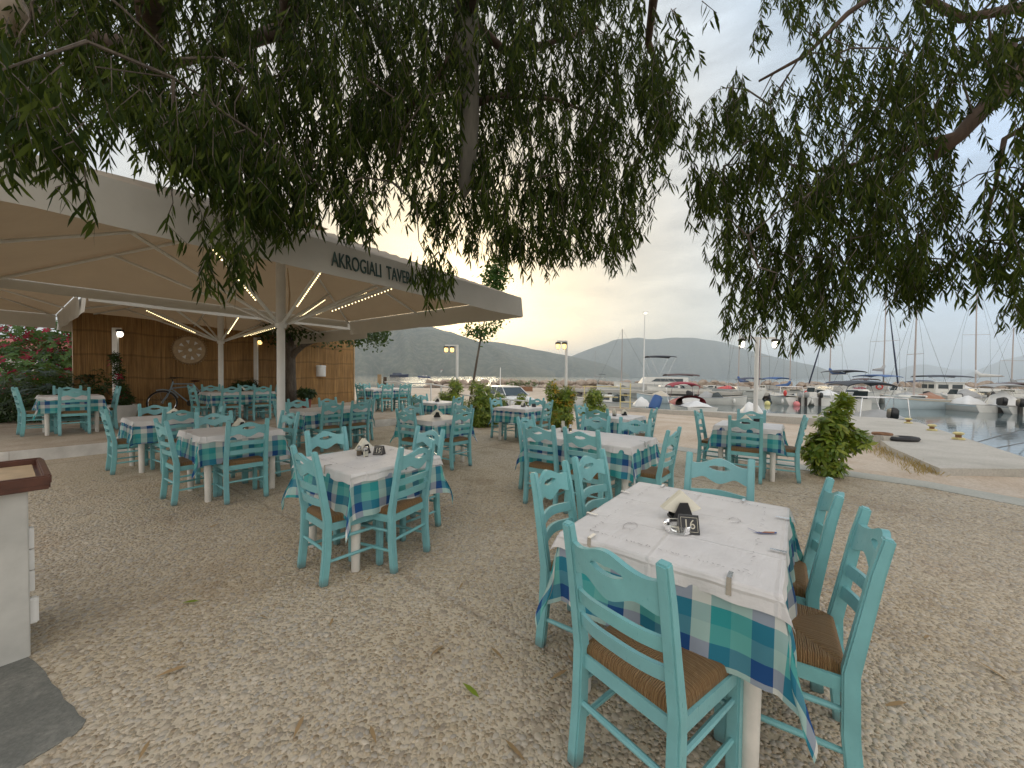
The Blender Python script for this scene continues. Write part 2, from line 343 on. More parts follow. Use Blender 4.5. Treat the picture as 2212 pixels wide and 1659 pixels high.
t.bump(t.math('ADD', t.math('ADD', t.math('MULTIPLY', n2, 0.9), t.math('MULTIPLY', n3, 0.5)), t.math('MULTIPLY', fo, 0.30)), 0.6, 0.02); M['cover'] = t.m
def canvas(name, col, tcol, fac):
    t = NT(name); o = t.pos(); n1 = t.noise(o, 1.6, 5); t.set(t.ramp(n1, [(0.3, tuple(c*0.88 for c in col)), (0.7, col)]), 0.8); t.bump(t.noise(o, 3.2, 3), 0.25, 0.05)
    tr = t.n('ShaderNodeBsdfTranslucent'); tr.inputs['Color'].default_value = (*tcol, 1); mx = t.n('ShaderNodeMixShader'); mx.inputs[0].default_value = fac
    t.l(t.p.outputs[0], mx.inputs[1]); t.l(tr.outputs[0], mx.inputs[2]); t.l(mx.outputs[0], t.out.inputs['Surface']); return t.m
M['canvas'] = canvas('cream_canvas', (0.46, 0.385, 0.295), (0.42, 0.28, 0.155), 0.16)
M['valance'] = canvas('valance_canvas', (0.48, 0.455, 0.395), (0.42, 0.33, 0.22), 0.12)
M['steel'] = plain('white_steel', (0.66, 0.65, 0.61), 0.4, 0.0, var=0.05)
M['led'] = emis('warm_strip_light', (1.0, 0.80, 0.42), 3.2)
M['bulb'] = emis('warm_bulb', (1.0, 0.66, 0.22), 1.7)
M['bulbw'] = emis('cool_bulb', (1.0, 0.93, 0.78), 2.2)
M['ink'] = plain('dark_green_ink', (0.025, 0.055, 0.045), 0.7)
M['blackp'] = plain('black_plastic', (0.012, 0.012, 0.013), 0.35)
M['darkmetal'] = plain('dark_metal', (0.04, 0.035, 0.03), 0.45, 0.6)
M['chrome'] = plain('chrome', (0.72, 0.72, 0.72), 0.15, 1.0, var=0.03)
M['napkin'] = plain('paper_napkin', (0.74, 0.70, 0.58), 0.9, var=0.05, bump=0.15)
M['digits'] = plain('grey_numerals', (0.52, 0.48, 0.38), 0.6)
t = NT('clear_glass'); t.set((0.95, 0.97, 0.96), 0.03); t.p.inputs['Transmission Weight'].default_value = 1.0; t.p.inputs['IOR'].default_value = 1.45; M['glass'] = t.m
M['darkwood'] = plain('dark_wood', (0.085, 0.03, 0.018), 0.3, var=0.3, scale=14)
M['palewood'] = plain('pale_wood', (0.42, 0.30, 0.17), 0.5, var=0.2, scale=10)
M['pepper'] = plain('spice', (0.16, 0.11, 0.06), 0.8)
# reed mats
t = NT('reed_mat'); o = t.obj(); r1 = t.noise(t.mapv(o, (70, 70, 0.9)), 1.0, 4, 0.7); r2 = t.noise(t.mapv(o, (9, 9, 1.6)), 1.0, 4); sp = t.n('ShaderNodeSeparateXYZ'); t.l(o, sp.inputs[0])
bd = t.math('FRACT', t.math('MULTIPLY_ADD', t.noise(t.mapv(o, (0.5, 0.5, 0.0)), 1.0, 2), 0.6, t.math('DIVIDE', sp.outputs[2], 0.62)))
bm_ = t.ramp(bd, [(0.0, (0.55, 0.55, 0.55)), (0.06, (1, 1, 1)), (0.55, (0.92, 0.92, 0.92)), (0.92, (1, 1, 1)), (1.0, (0.55, 0.55, 0.55))])
col = t.ramp(r1, [(0.28, (0.13, 0.065, 0.018)), (0.5, (0.33, 0.185, 0.062)), (0.72, (0.50, 0.31, 0.125))])
col = t.mix(0.8, t.mix(0.5, col, t.ramp(r2, [(0.3, (0.5, 0.45, 0.4)), (0.7, (1.25, 1.2, 1.1))]), 'MULTIPLY'), bm_, 'MULTIPLY')
t.set(col, 0.75); t.bump(r1, 0.8, 0.03); M['reed'] = t.m
def bark(name, a, b, sc=8):
    t = NT(name); o = t.obj(); n1 = t.noise(t.mapv(o, (sc, sc, sc*0.22)), 1.0, 6, 0.7); t.set(t.ramp(n1, [(0.3, a), (0.7, b)]), 0.85); t.bump(n1, 0.8, 0.03); return t.m
M['bark_e'] = bark('eucalyptus_bark', (0.035, 0.022, 0.014), (0.12, 0.075, 0.045), 5)
M['bark_p'] = bark('pale_bark', (0.10, 0.09, 0.07), (0.20, 0.185, 0.15), 5)
M['redpot'] = plain('red_clay', (0.30, 0.07, 0.045), 0.7)
M['boxgrey'] = plain('grey_enamel', (0.36, 0.37, 0.34), 0.5)
M['bark_d'] = bark('dark_bark', (0.05, 0.04, 0.03), (0.15, 0.12, 0.09), 12)
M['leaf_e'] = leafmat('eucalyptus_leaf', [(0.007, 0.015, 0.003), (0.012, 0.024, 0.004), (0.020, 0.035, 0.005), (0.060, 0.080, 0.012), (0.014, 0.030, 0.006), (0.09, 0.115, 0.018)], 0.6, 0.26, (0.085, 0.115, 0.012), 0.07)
M['leaf_s'] = leafmat('shrub_leaf', [(0.05, 0.10, 0.012), (0.11, 0.18, 0.02), (0.20, 0.27, 0.03), (0.30, 0.33, 0.05)], 0.35, 0.3, (0.30, 0.34, 0.03))
M['leaf_d'] = leafmat('dark_leaf', [(0.014, 0.03, 0.010), (0.025, 0.05, 0.014), (0.04, 0.075, 0.02)], 0.45, 0.2)
M['leaf_g'] = leafmat('green_leaf', [(0.03, 0.075, 0.016), (0.05, 0.11, 0.024), (0.08, 0.15, 0.03)], 0.45, 0.3)
M['leaf_o'] = leafmat('olive_leaf', [(0.07, 0.12, 0.035), (0.12, 0.18, 0.05), (0.16, 0.22, 0.07)], 0.5, 0.3)
M['petal'] = leafmat('magenta_bract', [(0.22, 0.008, 0.03), (0.32, 0.015, 0.05), (0.20, 0.02, 0.02)], 0.6, 0.25, (0.35, 0.015, 0.04))
M['orange'] = leafmat('yellowed_leaf', [(0.45, 0.26, 0.02), (0.36, 0.25, 0.03)], 0.5, 0.3, (0.5, 0.3, 0.02))
M['dryleaf'] = leafmat('dry_leaf', [(0.22, 0.12, 0.06), (0.34, 0.24, 0.12), (0.28, 0.10, 0.06)], 0.7, 0.1)
M['drygrass'] = leafmat('straw', [(0.40, 0.29, 0.12), (0.52, 0.40, 0.18), (0.34, 0.26, 0.10)], 0.7, 0.2, (0.4, 0.3, 0.1))
M['rock'] = dirtmat('boulder_stone', (0.26, 0.20, 0.15), (0.40, 0.32, 0.25), (0.52, 0.44, 0.36), 1.6, 0.6)
M['hill'] = None
def hillmat(name, a, b, c):
    t = NT(name); v = t.pos(); n1 = t.noise(v, 0.004, 6, 0.7); n2 = t.noise(v, 0.03, 5, 0.75); n3 = t.noise(v, 0.11, 3, 0.8)
    col = t.mix(t.ramp(n2, [(0.42, (0, 0, 0)), (0.62, (1, 1, 1))]), t.ramp(n1, [(0.35, a), (0.65, b)]), c)
    col = t.mix(0.7, col, t.ramp(n3, [(0.3, (0.55, 0.55, 0.55)), (0.7, (1.3, 1.3, 1.3))]), 'MULTIPLY'); t.set(col, 0.95); return t.m
M['hill'] = hillmat('scrub_hill', (0.05, 0.06, 0.032), (0.085, 0.092, 0.05), (0.15, 0.14, 0.09))
# water
t = NT('sea_water'); v = t.pos(); g = t.n('ShaderNodeSeparateXYZ'); t.l(v, g.inputs[0])
far = t.n('ShaderNodeMapRange', interpolation_type='SMOOTHSTEP'); t.l(g.outputs[1], far.inputs[0]); far.inputs[1].default_value = 52; far.inputs[2].default_value = 110; far.inputs[3].default_value = 0.10; far.inputs[4].default_value = 1.0
w1 = t.noise(t.mapv(v, (0.5, 1.1, 1)), 1.6, 4, 0.55); w2 = t.noise(t.mapv(v, (0.03, 0.12, 1)), 1.0, 3)
t.set((0.085, 0.12, 0.125), 0.04); t.p.inputs['IOR'].default_value = 1.33
bp = t.n('ShaderNodeBump'); t.l(t.math('MULTIPLY', far.outputs[0], t.math('MULTIPLY_ADD', w2, 0.6, w1)), bp.inputs['Height']); bp.inputs['Strength'].default_value = 0.35; bp.inputs['Distance'].default_value = 0.25
t.l(bp.outputs[0], t.p.inputs['Normal']); M['water'] = t.m
# ================================================================== the setting
WATER = -1.0
def plate(name, poly, z0, z1, mat, kind='structure', label=None):
    mb = MB(); n = len(poly)
    zz = lambda z, p: z(p[0], p[1]) if callable(z) else z
    vs = [Vector((p[0], p[1], zz(z0, p))) for p in poly] + [Vector((p[0], p[1], zz(z1, p))) for p in poly]
    mb.add(vs, [tuple(range(n-1, -1, -1)), tuple(range(n, 2*n))] + [(k, (k+1) % n, n+(k+1) % n, n+k) for k in range(n)])
    o = mb.build(name, mat)
    bm = bmesh.new(); bm.from_mesh(o.data); bmesh.ops.recalc_face_normals(bm, faces=bm.faces[:]); bm.to_mesh(o.data); bm.free()
    return tag(o, label, None, None, kind)
EDGE = [(4.9, 60), (4.2, 24), (5.4, 21.1), (9.6, 19.2), (14.8, 17.0), (15.8, 15.9), (15.0, 14.1), (13.1, 11.7), (11.7, 9.8), (9.9, 7.4), (9.1, 6.3), (30, 5), (90, 2), (90, -40)]
def xmax(y):
    for a, b in zip(EDGE, EDGE[1:]):
        if b[1] <= y <= a[1]: return a[0] + (b[0]-a[0])*(a[1]-y)/max(1e-6, a[1]-b[1])
    return 90
offs = [0, .3, .6, 1, 1.5, 2, 2.5, 3, 3.5, 4, 4.6, 5.2, 6, 7, 8, 9, 10, 11, 12, 14, 16, 18, 21, 25, 30, 40, 60, 90, 140, 200]
ys = [-40, -20, -10, -4, 0, 2, 3, 4, 5, 6.3] + [6.3+0.4*i for i in range(1, 50)] + [27, 29, 32, 36, 40, 45, 50, 55, 60]
rg = random.Random(4)
mb = MB(); w = len(offs)
for y in ys:
    xm = xmax(y)
    for o in offs:
        x = xm-o; mb.v.append((x, y, terrain(x, y) - 0.03 + (0.012*math.sin(x*2.1)*math.sin(y*1.7) if shore(x, y) > 0.6 else 0))); mb.uv.append((0, 0))
for j in range(len(ys)-1):
    for i in range(w-1): mb.f.append((j*w+i, (j+1)*w+i, (j+1)*w+i+1, j*w+i+1)); mb.mi.append(0)
tag(mb.build('ground', M['dirt'], smooth_=True, angle=0), kind='structure')
# quay wall below the edge
mb = MB()
E2 = [e for e in EDGE if e[0] < 40]
for a, b in zip(E2, E2[1:]):
    mb.add([(a[0], a[1], -3), (b[0], b[1], -3), (b[0], b[1], terrain(*b)-.02), (a[0], a[1], terrain(*a)-.02)], [(0, 1, 2, 3)])
tag(mb.build('quay_wall', M['concrete']), kind='structure')
# terrace, its concrete border, the raised part, the worn patch
EC = [(-2.6, 13.9), (-0.86, 12.75), (1.5, 10.55), (3.54, 7.9), (4.9, 6.37), (5.92, 5.42), (6.35, 4.5), (6.75, 3.0), (7.0, 0), (7.0, -5)]
plate('terrace', EC + [(-15, -5), (-15, 12), (-6, 14)], -0.9, 0.0, M['pebble'])
def inset(c, d):
    out = []
    for i, p in enumerate(c):
        a, b = Vector(c[max(i-1, 0)]), Vector(c[min(i+1, len(c)-1)]); q = (b-a).normalized(); out.append((p[0]-q.y*-d*-1, p[1]+q.x*-d*-1) if False else (p[0]+q.y*d, p[1]-q.x*d))
    return out
inn = inset(EC, 0.42)
sgn = 1 if (inn[4][0] < EC[4][0]) else -1
inn = inset(EC, 0.42*sgn)
out = inset(EC, -0.03*sgn)
mb = MB()
for i in range(len(EC)-1):
    a, b, c, d = out[i], out[i+1], inn[i+1], inn[i]
    mb.add([(*a, -.9), (*b, -.9), (*b, .008), (*a, .008), (*c, .008), (*d, .008), (*c, -.05), (*d, -.05)], [(0, 1, 2, 3), (3, 2, 4, 5), (5, 4, 6, 7)])
tag(mb.build('concrete_border', M['strip']), kind='structure')
STEP = [(-10.6, 2.6), (-7.75, 5.9), (-7.17, 6.7), (-5.2, 8.85), (-3.4, 10.8), (-2.75, 11.55)]
PZ = 0.2
plate('raised_terrace', STEP + [(-2.1, 13.7), (-3.2, 14.6), (-6.4, 18.2), (-16, 19), (-18, 6)], -0.6, PZ, M['platform'])
mb = MB()
for a, b in zip(STEP, STEP[1:]):
    d = (Vector((*b, 0))-Vector((*a, 0))); n = Vector((d.y, -d.x, 0)).normalized()*0.05
    mb.add([Vector((*a, 0))+n, Vector((*b, 0))+n, Vector((*b, PZ-.012))+n, Vector((*a, PZ-.012))+n, Vector((*b, PZ-.012)), Vector((*a, PZ-.012))], [(0, 1, 2, 3), (3, 2, 4, 5)])
tag(mb.build('step_riser', M['riser']), kind='structure')
pp = [on_ground(*q) for q in ((60, 1420), (75, 1430), (98, 1452), (112, 1478), (130, 1492), (138, 1512), (160, 1528), (170, 1546), (186, 1556), (178, 1572), (158, 1590), (132, 1604), (104, 1622), (72, 1640), (34, 1664), (0, 1692), (-300, 1900), (-700, 1600), (-200, 1430))]
plate('worn_patch', [(q.x, q.y) for q in pp], -0.05, 0.004, M['patch'])
# the concrete quay slab on the harbour side
SL = [(8.95, 6.35), (9.9, 7.4), (11.7, 9.8), (13.1, 11.7), (15.0, 14.1), (15.8, 15.9), (14.8, 17.0), (9.6, 19.2), (5.4, 21.1), (5.2, 20.5), (9.35, 18.65), (13.9, 16.6)]
def slab_left():
    z = lambda y: .02-(y-6.5)*.018
    o = []
    for q in ((1822, 908), (1900, 950), (1925, 966), (1985, 992), (2030, 1013)):
        y = 8.
        for _ in range(10): p = at(*q, z(y)); y = p.y
        o.append((p.x, p.y))
    return o
SLL = slab_left()
plate('quay_slab', [(9.2, 6.2)] + SL[1:-1] + [SLL[0]] + SLL[1:] , -2.5, lambda x, y: .02-(y-6.5)*.018+.012*math.sin(x*3), M['concrete'])
KL = [(5.25, 20.75), (9.4, 18.85), (13.75, 16.85), (14.2, 16.3)]
mb = MB()
for a, b2 in zip(KL, KL[1:]):
    d_ = (Vector((*b2, 0))-Vector((*a, 0))).normalized(); n_ = Vector((d_.y, -d_.x, 0)); z_ = lambda q: terrain(*q)+.17
    P0, P1 = Vector((*a, 0)), Vector((*b2, 0)); q = [(P0-n_*.35, z_(a)), (P0, z_(a)), (P0, -.7), (P1-n_*.35, z_(b2)), (P1, z_(b2)), (P1, -.7), (P0-n_*.35, -.7), (P1-n_*.35, -.7)]
    mb.add([Vector((v.x, v.y, zz)) for v, zz in q], [(0, 1, 4, 3), (1, 2, 5, 4), (6, 0, 3, 7)])
tag(mb.build('kerb', M['kerb']), kind='structure')
mb = MB(); mb.grid(lambda a, b: ((a-.5)*40000, -60+b*22000, WATER), 1, 1); tag(mb.build('sea', M['water']), kind='structure')
# jetty across the harbour
JA, JB = Vector((4.6, 52.5, 0)), Vector((70, 33.5, 0)); jd = (JB-JA).normalized(); jn_ = Vector((-jd.y, jd.x, 0))
q = [JA, JB, JB+jn_*2.6, JA+jn_*2.6]
plate('jetty', [(v.x, v.y) for v in q], -0.62, -0.28, M['concrete'])
mb = MB()
for i in range(34): c = JA+jd*(2*i+.5)+jn_*1.3; mb.box((c.x, c.y, -1.5), (.5, 2.2, 1.4), Matrix.Rotation(math.atan2(jd.y, jd.x), 3, 'Z'))
tag(mb.build('jetty_piles', M['bark_d']), kind='structure')  # dark pile colour stands in for the shade under the jetty
# breakwater of boulders
def bw(tv): return Vector((-14+tv*120, 66-tv*13, 0))
mb = MB(); mb.grid(lambda a, b: bw(a)+Vector((0, 7*(b-.35), -1.6+(1.15+.6*a)*max(0, 1-abs(b-.5)*2.3))), 60, 8)
tag(mb.build('breakwater_mound', M['rock'], smooth_=True), kind='structure')
BR = []
for k in range(6):
    rb = random.Random(70+k); b = bmesh.new(); bmesh.ops.create_icosphere(b, subdivisions=2, radius=1)
    pl = [(Vector((rb.gauss(0, 1), rb.gauss(0, 1), rb.gauss(0, 1))).normalized(), rb.uniform(.55, .85)) for _ in range(9)]
    for v in b.verts:
        for n_, d_ in pl:
            e = v.co.dot(n_)-d_
            if e > 0: v.co -= n_*e
    me = bpy.data.meshes.new('boulder'); b.to_mesh(me); b.free(); me.materials.append(M['rock']); BR.append(me)
rb = random.Random(9)
for i in range(250):
    tv = (i % 125)/125 + rb.uniform(-.003, .003); row = i//125
    p = bw(tv); o = bpy.data.objects.new('boulder', BR[rb.randrange(6)]); C.objects.link(o)
    s = rb.uniform(.7, 1.1)*(.85+.4*tv); o.location = (p.x, p.y-1.6+row*1.9+rb.uniform(-.5, .5), -.62+row*.74+.6*tv+rb.uniform(-.15, .2)); o.scale = (s*1.15, s, s*.72); o.rotation_euler = (rb.uniform(-.4, .4), rb.uniform(-.4, .4), rb.uniform(0, 6))
    tag(o, 'brown grey boulder piled on the breakwater beyond the jetty', 'boulder', 'breakwater boulders')
# hills across the water
def hill(name, ridge, depth, back, label=None, foot=None, rough=1.0, seed=1):
    """ridge: (x, y) sheet points on the skyline; depth: distance of the skyline; foot: distance of the shore"""
    rr = random.Random(seed); foot = foot or depth*.72
    xs = np.linspace(ridge[0][0], ridge[-1][0], 150); yy = np.interp(xs, [a for a, _ in ridge], [b for _, b in ridge])
    ph = [rr.uniform(0, 6.28) for _ in range(12)]; mb = MB(); K = 22; w_ = len(xs)
    for j in range(K+1):
        f = j/K
        for i, x in enumerate(xs):
            top = atd(x, yy[i], depth); tx = top.x/depth
            if f <= .7:
                g = f/.7; D = foot+(depth-foot)*g; hz = (top.z-WATER)*(g**0.85)
                spur = sum(math.sin(x*(.035+.022*q)+ph[q]+g*2*(q % 3)) for q in range(6))*0.05*math.sin(math.pi*g)
                hz *= 1+spur*rough; z = WATER-2+hz+2*g
                D += depth*.03*math.sin(x*.06+ph[7])*(1-g)
            else:
                g = (f-.7)/.3; D = depth+back*g; z = WATER+(top.z-WATER)*(1-g*g)
            mb.v.append((tx*D, D, z)); mb.uv.append((0, 0))
    for j in range(K):
        for i in range(w_-1): mb.f.append((j*w_+i, j*w_+i+1, (j+1)*w_+i+1, (j+1)*w_+i)); mb.mi.append(0)
    return tag(mb.build(name, M['hill'], smooth_=True, angle=0), label, kind='structure')
hill('hill_dark_slope', [(300, 760), (560, 712), (700, 700), (790, 699), (860, 703), (894, 706), (935, 711), (995, 724), (1054, 742), (1114, 769), (1174, 796), (1200, 806)], 2300, 900, seed=2)
hill('hill_behind', [(840, 700), (880, 697), (905, 698), (935, 705), (975, 716), (1010, 728), (1050, 750)], 3300, 900, foot=2600, seed=3)
hill('hill_second_ridge', [(980, 742), (1010, 737), (1040, 736), (1084, 739), (1129, 748), (1174, 757), (1207, 764), (1224, 767), (1260, 775), (1303, 785), (1345, 802), (1360, 809)], 3100, 900, foot=2500, seed=4)
hill('hill_far_island', [(1200, 790), (1234, 769), (1269, 754), (1321, 735), (1350, 730), (1380, 728), (1400, 731), (1418, 731), (1450, 728), (1481, 727), (1500, 729), (1530, 732), (1560, 738), (1620, 756), (1701, 777), (1762, 790), (1800, 803), (1822, 812)], 5200, 1500, foot=4300, seed=5)
hill('hill_pale_dome', [(1890, 815), (1924, 803), (1964, 790), (1985, 787), (2005, 787), (2045, 795), (2086, 808), (2110, 814)], 9000, 1500, foot=8200, seed=6)
hill('hill_pale_slope', [(2060, 816), (2086, 809), (2126, 793), (2166, 777), (2212, 766), (2300, 750), (2420, 735), (2560, 740), (2700, 800)], 7600, 1500, foot=6800, seed=7)
hill('hill_faint_range', [(1700, 812), (1780, 806), (1850, 803), (1920, 801), (2000, 799), (2060, 797), (2120, 799), (2200, 802), (2300, 806)], 14000, 2000, foot=13000, seed=8)
# ================================================================== reed fence
FA, FB = Vector((-11.2, 9.8, PZ)), Vector((-7.05, 17.0, PZ)); FL = (FB-FA).length; fang = math.atan2(FB.y-FA.y, FB.x-FA.x)
fen = thing('reed_fence', 'tall golden brown reed mat fence at the back of the terrace', 'fence', FA, fang)
FH = 2.75
for k in range(4):
    x0, x1 = FL*k/4, FL*(k+1)/4
    mb = MB(); mb.grid(lambda a, b: (x0+.004+(x1-x0-.008)*a, -.03-.025*math.sin(a*31+k)*.4, b*(FH-.03*k % .07)), 40, 12)
    mb.grid(lambda a, b: (x0+.004+(x1-x0-.008)*a, .0, b*FH), 2, 2)
    mb.build('reed_mat', M['reed'], fen)
for k in range(5):
    mb = MB(); mb.box((min(max(FL*k/4, .04), FL-.04), .07, FH/2), (.07, .07, FH)); mb.build('fence_post', M['palewood'], fen)
mb = MB(); mb.box((FL+.03, -.02, FH/2), (.05, .08, FH+.05)); mb.build('edge_batten', M['palewood'], fen)
def on_fence(x, z, off=-.07):
    """sheet column x, height z -> point just in front of the fence"""
    d = ray(x, 800); nn = Vector((math.sin(fang), -math.cos(fang), 0)); o = FA+nn*(-off)
    tt = ((o-CAM).dot(nn))/d.dot(nn); p = CAM+d*tt; return Vector((p.x, p.y, z))
# wicker plaque
p = on_fence(410, 2.12); pq = thing('wicker_plaque', 'round woven wicker plaque with a white star pattern on the reed fence', 'wall ornament', p, fang)
RX = Matrix.Rotation(R(90), 3, 'X')
mb = MB(); mb.lathe([(.0, -.02), (.40, -.02), (.42, 0), (.40, .02), (0, .03)], 40, M=RX); mb.build('woven_disc', M['palewood'], pq, True)
mb = MB()
for k in range(40):
    a = 2*math.pi*k/40; mb.tube([(.40*math.cos(a), 0, .40*math.sin(a)), (.47*math.cos(a+.08), -.01, .47*math.sin(a+.08)), (.40*math.cos(a+.16), 0, .40*math.sin(a+.16))], .008, 5)
mb.build('looped_rim', M['palewood'], pq)
mb = MB()
for k in range(8):
    a = 2*math.pi*k/8+.2; q = lambda r_, b_: (r_*math.cos(b_), -.036, r_*math.sin(b_))
    mb.add([q(.30, a-.17), q(.30, a+.17), q(.18, a)], [(0, 1, 2)])
mb.lathe([(.0, .036), (.05, .036), (.05, .034)], 12, M=RX); mb.build('star_pattern', M['white'], pq)
# white box on the fence
p = on_fence(693, 1.32); wb = thing('wall_box', 'white rounded metal box hung on the reed fence near its edge', 'box', p, fang)
mb = MB(); mb.lathe([(.18, 0), (.185, .02), (.185, .36), (.18, .38), (0, .38)], 24); mb.build('box_body', M['white'], wb, True)
mb = MB(); mb.lathe([(.195, .38), (.195, .42), (.17, .45), (0, .455)], 24); mb.build('lid', M['white'], wb, True)
mb = MB(); mb.lathe([(.03, .455), (.02, .48), (0, .485)], 12); mb.build('knob', M['darkmetal'], wb, True)
# ================================================================== umbrellas
def umbrella(name, label, loc, size, eave, peak, hub, sides, arms_with_led, ang=UANG, sag=.06, short=()):
    """square canopy; local +x runs along U, +y along N; sides: which edges carry a valance"""
    um = thing(name, label, 'umbrella', loc, ang, 'square canvas umbrellas over the terrace'); h = size/2; VH = .34
    mb = MB(); mb.lathe([(.06, 0), (.06, hub-.05), (.045, hub), (.045, peak-.1)], 18); mb.build('pole', M['steel'], um, True)
    mb = MB(); mb.lathe([(.075, hub-.02), (.085, hub+.02), (.085, hub+.12), (.07, hub+.16), (.07, peak-.55)], 18); mb.build('sliding_sleeve', M['steel'], um, True)
    mb = MB(); mb.box((0, 0, .02), (.6, .6, .04)); mb.lathe([(.1, .04), (.09, .2), (.065, .22)], 16); mb.build('base_plate', M['steel'], um)
    zr = lambda x, y: peak-(peak-eave)*max(abs(x), abs(y))/h
    def roof(x, y):
        m = max(abs(x), abs(y))/h; n_ = min(abs(x), abs(y))/h
        mid_ = (n_/m if m > 1e-6 else 0)                     # 0 on a mid rib, 1 on a corner rib
        return zr(x, y)-sag*math.sin(math.pi*m)*math.sin(math.pi*mid_)
    mb = MB(); mb.grid(lambda a, b: (-h+size*a, -h+size*b, roof(-h+size*a, -h+size*b)), 48, 48)
    mb.build('canopy', M['canvas'], um, True, angle=60)
    mb = MB(); c = .52
    mb.grid(lambda a, b: (-c+2*c*a, -c+2*c*b, peak+.13-.30*max(abs(-1+2*a), abs(-1+2*b))), 12, 12); mb.build('vent_cap', M['canvas'], um, True, angle=60)
    val = {}
    for s in sides:
        VH = .15 if s in short else .34; dx, dy = {'-y': (1, 0), '+y': (1, 0), '-x': (0, 1), '+x': (0, 1)}[s]; e = h+.012
        def P(a, b, s=s):
            q = -h+size*a; zz_ = roof(q, h)-.0-VH*b - .012*abs(math.sin(q*2.4))*b; o_ = e+.035*math.sin(a*20)*b*.35+.03*b
            return {'-y': (q, -o_, zz_), '+y': (q, o_, zz_), '-x': (-o_, q, zz_), '+x': (o_, q, zz_)}[s]
        mb = MB(); mb.grid(P, 60, 6); val[s] = mb.build('valance', M['valance'], um, True, angle=60)
    corners = [(h, h), (h, -h), (-h, h), (-h, -h), (h, 0), (-h, 0), (0, h), (0, -h)]
    for cx_, cy_ in corners:
        mb = MB(); a = Vector((cx_*.02, cy_*.02, peak-.12)); b = Vector((cx_, cy_, zr(cx_, cy_)-.05)); mb.tube([a, b], .022, 6); mb.build('rib', M['steel'], um)
    for i, (cx_, cy_) in enumerate(corners):
        a = Vector((cx_*.03, cy_*.03, hub+.06)); k = .60 if i < 4 else .62; b = Vector((cx_*k, cy_*k, zr(cx_*k, cy_*k)-.08))
        mb = MB(); mb.tube([a, b], .024, 6); st = mb.build('strut', M['steel'], um)
        if i in arms_with_led:
            d = b-a; mb = MB(); q = Vector((0, 0, -.045)); r0 = a+d*.30+q; r1 = a+d*.88+q; mb.tube([r0, r1], .012, 5); mb.build('strip_rail', M['steel'], st)
            mb = MB()
            for kk in range(26): mb.ball(r0+(r1-r0)*(kk/25)+Vector((0, 0, -.018)), .010, 6, 4)
            mb.build('light_strip', M['led'], st)
    mb = MB(); mb.tube([(.075, -.08, hub+.9), (.10, -.10, hub+.5), (.085, -.075, hub+.15)], .008, 5); mb.tube([(.07, -.08, hub+.95), (.08, -.12, hub+.55), (.075, -.09, hub+.2)], .008, 5); mb.build('pull_rope', M['palewood'], um)
    return um, val
UC = (-3.78, 6.28, 0)
um1, v1 = umbrella('canvas_umbrella', 'big square cream umbrella whose valance carries green lettering', UC, 5.6, 2.83, 4.0, 2.2, ('-y', '+x', '-x', '+y'), (1, 3, 4, 7, 0), short=('+y',))
# lettering on the near valance
def text(body, size, mat, parent, name, loc, rot, sx=1.0, ext=.002):
    cu = bpy.data.curves.new(name, 'FONT'); cu.body = body; cu.size = size; cu.extrude = ext; cu.align_x = 'CENTER'; cu.align_y = 'CENTER'; cu.materials.append(mat); cu.resolution_u = 4
    o = bpy.data.objects.new(name, cu); C.objects.link(o)
    dg = bpy.context.evaluated_depsgraph_get(); me = bpy.data.meshes.new_from_object(o.evaluated_get(dg)); bpy.data.objects.remove(o)
    o = bpy.data.objects.new(name, me); C.objects.link(o); o.parent = parent; o.location = loc; o.rotation_euler = rot; o.scale = (sx, 1, 1); return o
text('AKROGIALI  TAVERN', .225, M['ink'], v1['-y'], 'lettering', (-.12, -2.862, 2.64), (R(85), 0, 0), .52, .006)
um2, v2_ = umbrella('canvas_umbrella', 'square cream umbrella at the back, its pole before the bicycle', (-8.0, 10.55, PZ), 5.4, 2.62, 3.5, 2.05, ('-x', '+x', '+y', '-y'), (1, 4, 7, 5), short=('-y',))
um3, v3_ = umbrella('canvas_umbrella', 'square cream umbrella at the edge of the terrace above the dark hedge table', (-11.1, 6.65, PZ), 4.4, 2.66, 3.4, 2.05, ('+y', '+x'), (), sag=.16)
# ================================================================== lamp posts and railing
def bulb_head(par, x, z, y=0, mat='bulb'):
    mb = MB(); mb.lathe([(.035, z), (.075, z-.01), (.085, z-.05), (.06, z-.06)], 14, (x, y, 0)); hd = mb.build('lamp_cap', M['darkmetal'], par, True)
    mb = MB(); mb.lathe([(.045, z-.06), (.062, z-.10), (.06, z-.15), (.04, z-.19), (0, z-.20)], 14, (x, y, 0)); mb.build('bulb', M[mat], hd, True)
    mb = MB()
    for k in range(4):
        a = math.pi/2*k+.4; mb.tube([(x+.07*math.cos(a), y+.07*math.sin(a), z-.05), (x+.078*math.cos(a), y+.078*math.sin(a), z-.14), (x+.02*math.cos(a), y+.02*math.sin(a), z-.215)], .004, 4)
    mb.build('guard', M['darkmetal'], hd)
def lamp(label, loc, h, rz, heads, r=.04, arm=.0, mat='bulb', box=False):
    t = thing('lamp_post', label, 'lamp post', loc, rz, 'white lamp posts round the terrace')
    mb = MB()
    if box: mb.box((0, 0, h/2), (.13, .05, h))
    else: mb.tube([(0, 0, 0), (0, 0, h)], [r, r*.9], 12)
    mb.build('post', M['white'], t)
    mb = MB(); xs = [a for a in heads]; mb.box(((min(xs+[0])+max(xs+[0]))/2, 0, h-.02), (max(xs+[0])-min(xs+[0])+.06, .045, .04)); mb.build('arm', M['white'], t)
    for a in heads: bulb_head(t, a, h-.04, -.0, mat)
    return t
L1 = atd(988, 745, 12.4); L2 = atd(1224, 736, 10.9); L3 = atd(1636, 728, 8.5)
lamp('white post with twin bulbs beside the leaning sapling', (L1.x, L1.y, 0), L1.z, 0, (-.17, -.36), .045)
